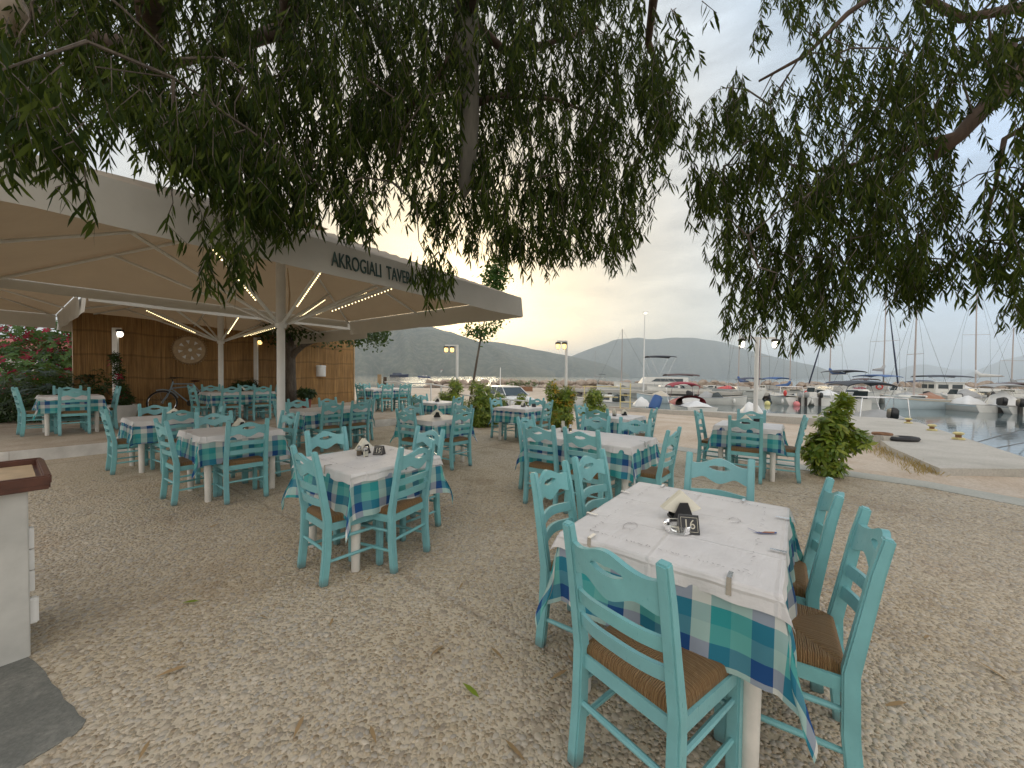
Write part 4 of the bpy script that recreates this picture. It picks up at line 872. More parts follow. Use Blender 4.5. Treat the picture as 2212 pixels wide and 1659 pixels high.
# ---- the pebbles one can see singly: half sunk stones round the nearest tables
def pebbles():
    rs = np.random.RandomState(5); P = []
    y = .55
    while y < 5.2:
        sp = .0265+.0022*max(0, y-1.2); w_ = 1.55*y+.5; n = int(2*w_/sp); x = -w_+sp*(np.arange(n)+rs.uniform(-.42, .42, n)); yy = y+sp*rs.uniform(-.42, .42, n)
        P.append(np.stack([x, yy, np.full(n, sp)], 1)); y += sp*.93
    P = np.concatenate(P); P = P[(P[:, 0] < 6.0)]
    poly = [(q.x, q.y) for q in pp]; ins = np.zeros(len(P), bool)
    for (x1, y1), (x2, y2) in zip(poly, poly[1:]+poly[:1]):
        hit = ((y1 > P[:, 1]) != (y2 > P[:, 1])); ins ^= hit & (P[:, 0] < (x2-x1)*(P[:, 1]-y1)/((y2-y1) if abs(y2-y1) > 1e-9 else 1e-9)+x1)
    fade = rs.uniform(0, 1, len(P)) < np.clip((5.4-P[:, 1])/1.8, 0, 1)
    # bare patches of mortar
    bare = np.zeros(len(P))
    for k in range(26):
        f = rs.uniform(1, 9, 2)*rs.choice((-1, 1), 2); bare += np.sin(P[:, 0]*f[0]+P[:, 1]*f[1]+rs.uniform(0, 6.3))
    keep = ~ins & fade & (rs.uniform(0, 1, len(P)) < np.clip(.86+bare*.055, .30, 1))
    lc = np.array([(q.x, q.y) for q in (on_ground(200, 1530), on_ground(640, 1290), on_ground(820, 1150))])
    P = P[keep]; n = len(P); K = 7
    a = P[:, 2]*rs.uniform(.34, .62, n); bb = a*rs.uniform(.55, .95, n); h = bb*rs.uniform(.28, .55, n); rot = rs.uniform(0, np.pi, n); sz = rs.choice((1, 1, 1, .65, 1.3), n); a *= sz; bb *= sz
    V = np.zeros((n, 2*K+1, 3)); th = 2*np.pi*np.arange(K)/K
    for j, (rr_, zz_) in enumerate(((1.0, -.25), (.74, .62))):
        cx_ = np.cos(th)[None]*a[:, None]*rr_*rs.uniform(.88, 1.1, (n, K)); cy_ = np.sin(th)[None]*bb[:, None]*rr_
        V[:, j*K:(j+1)*K, 0] = P[:, 0:1]+cx_*np.cos(rot)[:, None]-cy_*np.sin(rot)[:, None]; V[:, j*K:(j+1)*K, 1] = P[:, 1:2]+cx_*np.sin(rot)[:, None]+cy_*np.cos(rot)[:, None]; V[:, j*K:(j+1)*K, 2] = (h*zz_)[:, None]
    V[:, 2*K, 0] = P[:, 0]; V[:, 2*K, 1] = P[:, 1]; V[:, 2*K, 2] = h
    q = np.array([[k, (k+1) % K, K+(k+1) % K, K+k] for k in range(K)]); t3 = np.array([[K+k, K+(k+1) % K, 2*K] for k in range(K)])
    off = np.arange(n)[:, None, None]*(2*K+1); Q = (q[None]+off).reshape(-1, 4); T = (t3[None]+off).reshape(-1, 3)
    me = bpy.data.meshes.new('pebbles'); me.vertices.add(n*(2*K+1)); me.vertices.foreach_set('co', V.reshape(-1).astype(np.float32))
    li = np.concatenate([Q.reshape(-1), T.reshape(-1)]).astype(np.int32); me.loops.add(len(li)); me.loops.foreach_set('vertex_index', li)
    st = np.concatenate([np.arange(len(Q))*4, len(Q)*4+np.arange(len(T))*3]).astype(np.int32); tot = np.concatenate([np.full(len(Q), 4), np.full(len(T), 3)]).astype(np.int32)
    me.polygons.add(len(st)); me.polygons.foreach_set('loop_start', st); me.polygons.foreach_set('loop_total', tot); me.update(); me.validate()
    me.polygons.foreach_set('use_smooth', [True]*len(st)); me.materials.append(M['stones']); o = bpy.data.objects.new('pebbles', me); C.objects.link(o); tag(o, kind='stuff'); return n
pebbles()
# ================================================================== plants
def leaves_mesh(name, items, mat, parent=None, wid=.16, broad=False, extra_mats=None, pick=None):
    """items: (base, dir, up, length) -> one mesh of separate curved blades"""
    n = len(items); Bp = np.array([i[0] for i in items], dtype=np.float64); D = np.array([i[1] for i in items]); Nn = np.array([i[2] for i in items]); L = np.array([i[3] for i in items])
    D /= np.linalg.norm(D, axis=1)[:, None]; Sd = np.cross(D, Nn); Sd /= np.maximum(1e-6, np.linalg.norm(Sd, axis=1))[:, None]; Up = np.cross(Sd, D)
    rr = np.random.RandomState(n % 9999); cv = rr.uniform(-.22, .22, n); bend = rr.uniform(-.05, .22, n)
    st = [(0.0, .04), (.28, .85), (.62, .8), (1.0, .02)] if not broad else [(0.0, .06), (.35, .9), (.7, .75), (1.0, .03)]
    V = np.zeros((n, 8, 3))
    for k, (tt, ww) in enumerate(st):
        c = Bp + D*(L*tt)[:, None] + Sd*(L*cv*tt*tt)[:, None] - Up*(L*bend*tt*tt)[:, None]
        hw = (L*wid*ww/2)[:, None]; V[:, 2*k] = c-Sd*hw; V[:, 2*k+1] = c+Sd*hw
    F = np.array([[0, 1, 3, 2], [2, 3, 5, 4], [4, 5, 7, 6]]); faces = (np.arange(n)[:, None, None]*8 + F[None]).reshape(-1, 4)
    me = bpy.data.meshes.new(name); me.vertices.add(n*8); me.vertices.foreach_set('co', V.reshape(-1).astype(np.float32))
    me.loops.add(len(faces)*4); me.loops.foreach_set('vertex_index', faces.reshape(-1).astype(np.int32))
    me.polygons.add(len(faces)); me.polygons.foreach_set('loop_start', np.arange(0, len(faces)*4, 4, dtype=np.int32)); me.polygons.foreach_set('loop_total', np.full(len(faces), 4, dtype=np.int32))
    me.materials.append(mat)
    for m in (extra_mats or []): me.materials.append(m)
    me.update(); me.validate()
    if pick is not None: me.polygons.foreach_set('material_index', np.repeat(np.array(pick, dtype=np.int32), 3))
    me.polygons.foreach_set('use_smooth', [True]*len(faces))
    o = bpy.data.objects.new(name, me); C.objects.link(o)
    if parent is not None: o.parent = parent
    return o
def whorl_bush(name, label, loc, blobs, nw, leaf, seed, mat='leaf_s', group=None, stems=5, cat='shrub', alt=None, altp=.0, broadw=.34):
    """a shrub of leaf whorls spread through blobs (x, y, z, rx, rz) above loc"""
    rr = random.Random(seed); t = thing(name, label, cat, loc, 0, group); items = []; pick = []
    tot = sum(b[3]**2*b[4] for b in blobs); tips = []
    for bx, by, bz, rx, rz in blobs:
        for _ in range(int(nw*rx*rx*rz/tot)):
            v = Vector((rr.gauss(0, 1), rr.gauss(0, 1), rr.gauss(0, 1))).normalized(); rad = rr.uniform(.55, 1.05)
            c = Vector((bx+v.x*rx*rad, by+v.y*rx*rad, max(.06, bz+v.z*rz*rad))); tips.append(c); ax = (v+Vector((0, 0, .7))).normalized()
            e1 = ax.cross(Vector((.3, .9, .2))).normalized(); e2 = ax.cross(e1); k = rr.randrange(5, 9); ph = rr.uniform(0, 6); al = 1 if rr.random() < altp else 0
            for i in range(k):
                a = 2*math.pi*i/k+ph+rr.uniform(-.2, .2); d = (e1*math.cos(a)+e2*math.sin(a)+ax*rr.uniform(-.15, .55)); d.z -= .15
                items.append((c+d*.01, d, ax, leaf*rr.uniform(.65, 1.15))); pick.append(al)
    leaves_mesh('foliage', items, M[mat], t, wid=broadw, broad=True, extra_mats=[M[alt]] if alt else None, pick=pick if alt else None)
    mb = MB()
    for i in range(stems):
        c = tips[rr.randrange(len(tips))]; mb.tube([(rr.uniform(-.06, .06), rr.uniform(-.06, .06), -.05), (c.x*.35, c.y*.35, c.z*.45), (c.x*.9, c.y*.9, c.z*.95)], [.018, .013, .005], 5)
    mb.build('stems', M['bark_d'], t); return t
def gl(x, y, d):                                                    # ground spot under a sheet column at depth d
    p = atd(x, y, d); return Vector((p.x, p.y, terrain(p.x, p.y)))
p = gl(1796, 900, 5.75); whorl_bush('quay_shrub', 'tall narrow yellow green shrub at the concrete border by the quay', p, [(-.05, 0, .16, .20, .15), (-.10, 0, .46, .25, .20), (.30, -.05, .55, .21, .14), (.12, .05, .42, .15, .16), (.02, 0, .78, .19, .18), (.12, 0, .98, .13, .15), (.19, 0, 1.14, .10, .10), (-.22, .05, .3, .14, .12)], 330, .135, 1, group='shrubs round the terrace', stems=9, broadw=.40)
G = 'shrubs round the terrace'
p = gl(975, 860, 12.3); whorl_bush('lamp_shrub', 'green shrub at the lamp post left of the sapling trunk', (p.x, p.y, -.1), [(0, 0, .55, .46, .5), (.12, 0, 1.15, .24, .32), (-.28, 0, .6, .32, .4)], 520, .13, 2, group=G)
p = gl(1038, 880, 10.9); whorl_bush('sapling_shrub', 'broad dark shrub just behind the leaning sapling trunk', (p.x, p.y, -.1), [(0, 0, .5, .50, .5), (.1, 0, .95, .36, .35), (-.12, 0, 1.2, .22, .2), (.3, 0, .45, .3, .4)], 640, .12, 3, group=G)
p = gl(1208, 880, 10.7); whorl_bush('post_shrub', 'shrub with orange yellow leaves wrapped round the twin bulb post', (p.x, p.y, -.15), [(0, 0, .5, .40, .5), (-.2, 0, 1.15, .2, .36), (.22, 0, 1.05, .26, .3), (.1, 0, .8, .3, .3)], 640, .12, 4, group=G, alt='orange', altp=.13)
p = gl(1282, 880, 11.3); whorl_bush('low_shrub', 'bright low shrub between the twin bulb post and the yellow ladder', (p.x, p.y, -.25), [(0, 0, .6, .42, .5), (.05, 0, 1.12, .28, .25)], 420, .12, 5, group=G)
p = gl(1126, 870, 13.2); whorl_bush('small_shrub', 'small round shrub behind the railing beside the parked car', (p.x, p.y, -.5), [(0, 0, .75, .3, .5), (0, 0, 1.05, .24, .3)], 200, .12, 6, group=G)
p = gl(1075, 870, 12.4); whorl_bush('small_shrub', 'small shrub against the front of the parked car', (p.x, p.y, -.5), [(0, 0, .7, .3, .5), (.05, 0, 1.15, .24, .3)], 220, .12, 16, group=G)
p = gl(895, 850, 14.6); whorl_bush('small_shrub', 'tiny yellow green shrub at the raised terrace corner', (p.x, p.y, .15), [(0, 0, .3, .22, .22)], 90, .12, 17, group=G)
p = at(868, 920, 0.0); whorl_bush('step_weed', 'small green weed growing at the foot of the white step', p, [(0, 0, .06, .16, .08), (.2, .18, .05, .12, .06)], 40, .09, 18, stems=2, cat='weed', mat='leaf_g')
# left: dark hedge, bougainvillea, tree beyond
p = gl(60, 850, 8.9); whorl_bush('dark_hedge', 'dark dense hedge behind the table in the shade', (-11.5, 9.7, PZ), [(0, -.1, .4, .9, .6), (-1.2, -.6, .5, 1.0, .7), (.55, .2, .55, .5, .6), (-.3, 0, 1.0, .7, .35), (.7, .3, 1.0, .35, .3)], 900, .14, 7, mat='leaf_d', cat='hedge', stems=6)
whorl_bush('bougainvillea', 'bougainvillea with magenta bracts behind the dark hedge', (-15.2, 12.2, 0), [(0, 0, 1.6, 1.5, .7), (-.8, .2, 2.3, 1.0, .5), (1.2, .1, 2.1, .9, .6), (.5, 0, 2.7, 1.2, .4), (-.2, 0, .8, 1.4, .7)], 1900, .12, 8, mat='leaf_g', cat='climber', alt='petal', altp=.17, broadw=.5)
whorl_bush('olive_tree_crown', 'soft grey green tree beyond the hedge at the reed fence edge', (-13.6, 13.4, 0), [(0, 0, 2.2, .75, 1.0), (.2, .3, 1.6, .6, .7)], 800, .14, 9, mat='leaf_o', cat='tree', broadw=.25)
# ---- saplings and the tree by the fence
def tube_tree(t, name, paths, mat):
    mb = MB()
    for pts, r0, r1 in paths:
        m = len(pts); mb.tube(pts, [r0+(r1-r0)*i/(m-1) for i in range(m)], 9)
    return mb.build(name, mat, t, True, angle=0)
base = at(1010, 893, 0); top = atd(1040, 722, base.y); tip = atd(1078, 560, base.y)
t = thing('leaning_sapling', 'thin leaning sapling with sparse big leaves beside the railing', 'tree', base)
b0 = Vector((0, 0, 0)); b1 = top-base; b2 = tip-base
tube_tree(t, 'trunk', [([b0, b1*.3+Vector((.01, 0, 0)), b1*.7, b1], .055, .032), ([b1, b1.lerp(b2, .45), b2], .028, .006), ([b1, b1+Vector((-.3, .1, .18)), b1+Vector((-.55, .1, .2))], .016, .004), ([b1, b1+Vector((.35, 0, .3)), b1+Vector((.75, -.1, .62))], .018, .004), ([b1.lerp(b2, .3), b1.lerp(b2, .3)+Vector((.3, .2, .2))], .014, .004)], M['bark_d'])
rr = random.Random(3); items = []
spots = [(b1.lerp(b2, f), .20) for f in (.6, .7, .8, .9, 1.0)]*7 + [(b1+Vector((-.45, .1, .15)), .20)]*18 + [(b1+Vector((-.25, .1, .12)), .18)]*12 + [(b1+Vector((.02, 0, .10)), .22)]*30 + [(b1+Vector((.3, 0, .22)), .2)]*22 + [(b1+Vector((.75, -.1, .6)), .12)]*9 + [(b1+Vector((.5, 0, .42)), .14)]*14 + [(b1.lerp(b2, .60), .24)]*90 + [(b1.lerp(b2, .74), .24)]*110 + [(b1.lerp(b2, .86), .20)]*80 + [(b1.lerp(b2, .98), .10)]*26 + [(b1+Vector((-.1, 0, .05)), .26)]*26
for c, s in spots*3:
    q = c+Vector((rr.gauss(0, s), rr.gauss(0, s), rr.gauss(0, s*.7))); d = Vector((rr.gauss(0, 1), rr.gauss(0, 1), rr.gauss(-.6, .6))); items.append((q, d, (rr.gauss(0, .4), rr.gauss(0, .4), 1), rr.uniform(.10, .19)))
leaves_mesh('crown', items, M['leaf_g'], t, wid=.62, broad=True)
p = on_fence(627, PZ, -.75); t = thing('mulberry_tree', 'stout tree trunk with a forked top before the reed fence', 'tree', p)
tube_tree(t, 'trunk', [([(0, 0, -.1), (.0, 0, .5), (-.03, .0, 1.2), (-.02, 0, 1.75), (-.12, 0, 2.3), (-.25, 0, 2.9)], .24, .17), ([(-.02, 0, 1.7), (.2, -.05, 2.0), (.55, -.1, 2.25), (1.2, -.2, 2.5)], .13, .07), ([(.0, 0, 1.8), (.1, .1, 2.4), (.2, .2, 3.0)], .12, .07)], M['bark_d'])
items = []
for _ in range(2600):
    a = rr.uniform(0, 6.28); rad = rr.uniform(.2, 1.0)**.5; q = Vector((1.2+2.3*rad*math.cos(a), .2+1.7*rad*math.sin(a), 2.98+rr.gauss(0, .22)-.25*rad)); items.append((q, Vector((rr.gauss(0, 1), rr.gauss(0, 1), rr.gauss(-.9, .5))), (rr.gauss(0, .4), rr.gauss(0, .4), 1), rr.uniform(.10, .17)))
leaves_mesh('crown', items, M['leaf_d'], t, wid=.65, broad=True)
# ---- pots
def pot(label, loc, r, h, mat, blobs, nw, leaf, seed, lm='leaf_g', alt=None, altp=0):
    t = whorl_bush('potted_plant', label, loc, [(a, b, c+h, d, e) for a, b, c, d, e in blobs], nw, leaf, seed, mat=lm, cat='potted plant', alt=alt, altp=altp, stems=3, group='potted plants by the reed fence')
    mb = MB(); mb.lathe([(r*.78, 0), (r*.98, h*.9), (r*1.05, h*.9), (r*1.05, h), (r*.92, h), (r*.9, h*.92), (0, h*.92)], 24); mb.build('pot', M[mat], t, True)
p = on_fence(262, PZ, -1.6); pot('white tub with a thin dark climber and red flowers', p, .30, .42, 'white', [(0, 0, .35, .13, .3), (-.06, 0, .75, .10, .3), (-.14, 0, 1.15, .10, .22), (.05, 0, .15, .2, .15)], 210, .10, 30, 'leaf_d', 'petal', .10)
p = on_fence(522, PZ, -.6); pot('low potted fern between the pole and the flat lamp post', p, .2, .5, 'white', [(0, 0, .25, .3, .25), (.25, .1, .35, .2, .2)], 90, .15, 31, 'leaf_d')
p = on_fence(662, PZ, -1.6); pot('dark fern in a red pot beside the tree trunk', p, .16, .35, 'redpot', [(0, 0, .2, .3, .16)], 70, .18, 32, 'leaf_d')
# ================================================================== eucalyptus overhead
ROOFLINE = [(0, 345), (330, 400), (650, 485), (900, 570), (1112, 640)]
def edge_depth(x):
    k = (x-1106)/829.5; tt = (.05-6.85*k)/(.59-.81*k) if abs(.59-.81*k) > 1e-3 else 0; return 6.85-.81*max(-1, tt)
def inpoly(x, y, P):
    c = False; n = len(P)
    for i in range(n):
        (x1, y1), (x2, y2) = P[i], P[(i+1) % n]
        if (y1 > y) != (y2 > y) and x < (x2-x1)*(y-y1)/(y2-y1)+x1: c = not c
    return c
def sprays(polys, seed, DENS=1.6):
    """polys: (polygon where spray tips end, count, near depth, far depth, spray length) -> leaf items and twig tubes"""
    rr = random.Random(seed); items = []; tw = MB(); tw.roots = []
    for P, n, d0, d1, ln in polys:
        n = int(n*DENS)
        xs = [a for a, _ in P]; ysx = [b for _, b in P]; k = 0
        while k < n:
            x, y = rr.uniform(min(xs), max(xs)), rr.uniform(min(ysx), max(ysx))
            if not inpoly(x, y, P): continue
            k += 1; lo, hi = d0, d1
            if x < 1130:
                e = edge_depth(x); ry = np.interp(x, [a for a, _ in ROOFLINE], [b for _, b in ROOFLINE])
                if y > ry-70: hi = min(hi, e-.25); lo = min(lo, hi-.5)
            dep0 = rr.uniform(lo, hi); heart = atd(x, y, dep0); dr0 = Vector((rr.gauss(0, .16), rr.gauss(0, .16), 1)).normalized(); nb = rr.choice((2, 3, 3, 4, 5)); k += nb-1
            for _b in range(nb):
                tipp = heart+Vector((rr.gauss(0, .075), rr.gauss(0, .075), rr.uniform(-.09, .13))); L = ln*rr.uniform(.6, 1.3); dr = (dr0+Vector((rr.gauss(0, .10), rr.gauss(0, .10), 0))).normalized()
                root = tipp+dr*L; bow = Vector((rr.gauss(0, .05), rr.gauss(0, .05), 0)); mid_ = (root+tipp)/2+bow
                tw.tube([root, mid_, tipp], [.0035, .0025, .0012], 3, cap=False)
                if _b == 0: tw.roots.append(root)
                nl = int(L/.0155)
                for i in range(nl):
                    f = (i+rr.random())/nl; q = root.lerp(mid_, f*2) if f < .5 else mid_.lerp(tipp, f*2-1); a = rr.uniform(0, 6.28); sp_ = rr.uniform(.2, .75)
                    d = Vector((math.cos(a)*sp_, math.sin(a)*sp_, -1.0)); items.append((q, d, (math.cos(a+1.2), math.sin(a+1.2), rr.uniform(-.2, .5)), rr.uniform(.07, .14)))
    return items, tw
A_POLYS = [
 ([(-60, -60), (560, -60), (560, 190), (-60, 200)], 330, 3.0, 5.2, .42),
 ([(-60, 150), (160, 180), (330, 210), (330, 300), (200, 315), (110, 300), (-60, 300)], 105, 2.6, 4.2, .40),
 ([(90, 330), (165, 330), (170, 415), (100, 425)], 10, 2.1, 2.5, .24),
 ([(-30, 300), (60, 300), (75, 350), (-30, 350)], 14, 2.2, 2.6, .24),
 ([(300, 190), (660, 200), (660, 470), (600, 500), (470, 470), (430, 400), (340, 395)], 250, 2.9, 4.4, .40),
 ([(560, 460), (655, 460), (645, 535), (570, 520)], 30, 3.0, 3.6, .26),
 ([(440, 470), (520, 480), (510, 610), (480, 690), (468, 610)], 15, 2.5, 3.0, .24),
 ([(530, -60), (1395, -60), (1405, 180), (1000, 200), (530, 190)], 520, 3.0, 6.0, .45),
 ([(640, 170), (1000, 170), (1000, 440), (860, 430), (840, 400), (740, 440), (660, 420)], 270, 3.2, 5.2, .42),
 ([(690, 420), (830, 430), (845, 490), (800, 535), (740, 520), (700, 480)], 34, 3.3, 4.2, .30),
 ([(870, 430), (990, 430), (1000, 500), (955, 560), (900, 500)], 34, 3.6, 5.0, .32),
 ([(890, 590), (955, 600), (950, 650), (900, 660)], 14, 3.4, 3.9, .24),
 ([(1000, 180), (1430, 190), (1465, 300), (1425, 330), (1420, 400), (1405, 500), (1385, 560), (1180, 570), (1000, 560)], 470, 3.6, 6.0, .42),
 ([(985, 540), (1380, 540), (1345, 600), (1310, 580), (1240, 560), (1195, 590), (1180, 635), (1165, 600), (1060, 570), (1010, 590)], 62, 3.8, 5.2, .30),
 ([(1380, 190), (1450, 200), (1470, 320), (1425, 360)], 40, 3.6, 5.0, .36),
 ([(1462, 110), (1482, 110), (1480, 160), (1466, 160)], 5, 2.8, 3.2, .24),
]
B_POLYS = [
 ([(1660, -60), (1900, -60), (1880, 130), (1650, 140)], 64, 3.6, 6.0, .42),
 ([(1880, -60), (2290, -60), (2290, 250), (2060, 260), (1880, 230)], 230, 3.2, 5.5, .42),
 ([(1500, 300), (1590, 230), (1850, 160), (2080, 260), (2060, 480), (1560, 490), (1500, 450)], 440, 3.4, 5.6, .42),
 ([(1462, 400), (1490, 400), (1488, 440), (1468, 440)], 5, 3.4, 4.0, .18),
 ([(1500, 420), (1570, 430), (1565, 500), (1520, 495)], 22, 3.6, 4.6, .30),
 ([(1560, 470), (2050, 460), (2050, 600), (1960, 640), (1560, 620)], 260, 3.6, 5.4, .40),
 ([(1545, 600), (1690, 610), (1690, 700), (1640, 735), (1600, 735), (1560, 690)], 62, 3.8, 4.6, .32),
 ([(1690, 600), (1880, 600), (1850, 700), (1810, 740), (1740, 750), (1712, 700)], 105, 3.7, 4.8, .36),
 ([(1690, 740), (1720, 740), (1708, 795), (1698, 795)], 5, 3.8, 4.2, .22),
 ([(1870, 600), (2035, 590), (2030, 675), (1960, 690), (1900, 640)], 44, 3.8, 4.8, .32),
 ([(2060, 500), (2290, 400), (2290, 700), (2200, 715), (2130, 670), (2090, 650)], 150, 3.2, 4.4, .36),
 ([(2180, 240), (2290, 240), (2290, 430), (2190, 400)], 60, 3.2, 4.6, .36),
]
def limb(pts, rads, n=10): return pts, rads, n
def tree_from(name, label, base, trunk_paths, polys, seed, dens=1.6):
    t = thing(name, label, 'tree', base); inv = Matrix.Translation(-Vector(base))
    mb = MB()
    for pts, r0, r1 in trunk_paths:
        m = len(pts); mb.tube([inv @ Vector(q) for q in pts], [r0+(r1-r0)*i/(m-1) for i in range(m)], 9)
    mb.build('trunk', M['bark_e'], t, True, angle=0)
    items, tw = sprays(polys, seed, dens); items = [(inv @ q, d, u, l) for q, d, u, l in items]
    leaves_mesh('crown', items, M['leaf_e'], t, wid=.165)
    # slender boughs that carry the hanging sprays
    rr = random.Random(seed+40); S_ = []
    for pts, r0, r1 in trunk_paths[1:]:
        for u, v in zip(pts, pts[1:]):
            for f in (0, .33, .66, 1): S_.append(Vector(u).lerp(Vector(v), f))
    bo = MB(); rts = tw.roots[:]; rr.shuffle(rts); cnt = 0
    for q in rts:
        s0 = min(S_, key=lambda s: (s-q).length); L = (s0-q).length
        if not .35 < L < 2.2 or (q-CAM).length < 2.6: continue
        m1 = s0.lerp(q, .4)+Vector((rr.gauss(0, .06), rr.gauss(0, .06), .10*L+.04)); m2 = s0.lerp(q, .78)+Vector((rr.gauss(0, .05), rr.gauss(0, .05), .10*L))
        bo.tube([inv @ v for v in (s0, m1, m2, q)], [.006+.006*L, .006+.004*L, .005, .003], 5); S_ += [m1, m2]; cnt += 1
        if cnt >= 90: break

    tw.v = [tuple(inv @ Vector(v)) for v in tw.v]; tw.add(bo.v, bo.f); tw.build('twigs', M['bark_d'], t)
    return t, inv
ax = Vector((-.6, -1.6, 0))
hub = Vector((-.4, -.6, 4.6))
ea, inv = tree_from('eucalyptus_tree', 'big weeping eucalyptus whose dark foliage hangs over the umbrella valance', ax, [
 ([ax, ax+Vector((.05, .1, 2)), ax+Vector((.1, .4, 3.6)), hub], .34, .2),
 ([hub, Vector((-1.6, 1.6, 4.8)), atd(330, 110, 3.8), atd(190, 80, 4.2), atd(60, 15, 4.4)], .14, .06),
 ([hub, Vector((-.9, 1.8, 4.9)), atd(620, 60, 4.0), atd(480, 110, 4.6), atd(330, 150, 5.0)], .12, .04),
 ([hub, Vector((-.2, 1.8, 5.0)), atd(1006, 30, 4.0)], .16, .12),
 ([atd(1010, 40, 4.0), atd(960, 150, 4.2), atd(860, 260, 4.6), atd(760, 330, 5.0)], .05, .015),
 ([atd(1010, 40, 4.0), atd(1090, 110, 4.4), atd(1180, 95, 4.8), atd(1290, 60, 5.2)], .055, .02),
 ([atd(1012, 230, 4.1), atd(1080, 205, 4.3), atd(1200, 215, 4.8), atd(1340, 270, 5.2)], .04, .012),
 ([hub, Vector((1.0, 2.4, 5.2)), atd(1400, 90, 4.6), atd(1440, 200, 5.0)], .09, .015),
], A_POLYS, 11, 1.7)
mb = MB(); q = [inv @ v for v in (atd(1008, -40, 3.95), atd(1012, 120, 4.0), atd(1014, 260, 4.02), atd(1008, 395, 4.03), atd(1000, 425, 4.03))]; mb.tube(q, [.115, .105, .10, .085, .03], 14); mb.build('cut_limb', M['bark_p'], ea, True)
bx = Vector((6.4, 3.0, 0))
tree_from('eucalyptus_tree', 'eucalyptus with a thick slanting limb hanging over the harbour side', bx, [
 ([bx, bx+Vector((-.1, .1, 2.2)), bx+Vector((-.35, .3, 3.6)), atd(2290, 60, 4.4)], .30, .17),
 ([atd(2290, 70, 4.4), atd(2200, 165, 4.4), atd(2120, 240, 4.4), atd(2070, 295, 4.4), atd(2015, 340, 4.5)], .12, .055),
 ([atd(2075, 290, 4.4), atd(1960, 320, 4.5), atd(1850, 355, 4.6), atd(1760, 370, 4.7)], .045, .015),
 ([atd(2290, 0, 4.6), atd(2080, 40, 4.8), atd(1930, -40, 5.0), atd(1830, 30, 5.0), atd(1740, 120, 5.0), atd(1640, 175, 5.0)], .06, .014),
 ([atd(2180, 190, 4.4), atd(2190, 90, 4.6), atd(2090, 150, 4.8)], .05, .02),
 ([atd(2290, 230, 4.2), atd(2170, 300, 4.2), atd(2150, 400, 4.2), atd(2120, 520, 4.2)], .035, .006),
], B_POLYS, 12, 1.1)
p = atd(-8, 12, 3.0); t = thing('pendant_globe', 'cream round lampshade hanging among the leaves at the corner', 'lampshade', p)
mb = MB(); mb.lathe([(.02, .17), (.10, .15), (.155, .08), (.17, 0), (.15, -.09), (.09, -.16), (.05, -.18)], 24); mb.build('shade', M['canvas'], t, True)
mb = MB(); mb.tube([(0, 0, .16), (0, .02, .9)], .005, 5); mb.build('cord', M['blackp'], t)
# fallen leaves
rr = random.Random(77); LF = []
for k in range(3): 
    o = leaves_mesh('fallen_leaf', [((0, 0, .006), (1, .1, .03), (0, .2, 1), .11)], M['dryleaf'] if k != 1 else M['leaf_s'], wid=.2); LF.append(o)
spots = [(1035, 1510, 1), (1165, 1290, 0), (1000, 1260, 0), (1060, 1400, 0), (1270, 1480, 0), (720, 1335, 0), (560, 1330, 0), (1985, 1330, 0), (2055, 1255, 0), (1830, 1290, 0), (1420, 1090, 0), (1460, 1110, 0), (1090, 1130, 0), (1180, 1170, 0), (1020, 1060, 0), (930, 1420, 0), (430, 1300, 1), (800, 1570, 0), (1090, 1600, 0), (2110, 1430, 0), (1960, 1520, 0)]
spots += [(rr.uniform(300, 2150), 1000+620*rr.random()**2, rr.choice((0, 0, 2))) for _ in range(22)]
for i, (x, y, k) in enumerate(spots):
    p = at(x, y, 0.012)
    if i < 3: o = LF[[1, 0, 2][i]]
    else: o = LF[k].copy(); C.objects.link(o)
    o.location = (p.x, p.y, .013); o.rotation_euler = (rr.uniform(-.1, .1), rr.uniform(-.1, .1), rr.uniform(0, 6.28)); s_ = rr.uniform(.6, 1.1); o.scale = (s_, s_, s_)
    tag(o, 'yellow green fallen leaf on the pebble terrace' if 'leaf_s' in o.data.materials[0].name or o.data.materials[0] == M['leaf_s'] else 'dry brown eucalyptus leaf lying on the pebble terrace', 'leaf', 'fallen leaves on the terrace')
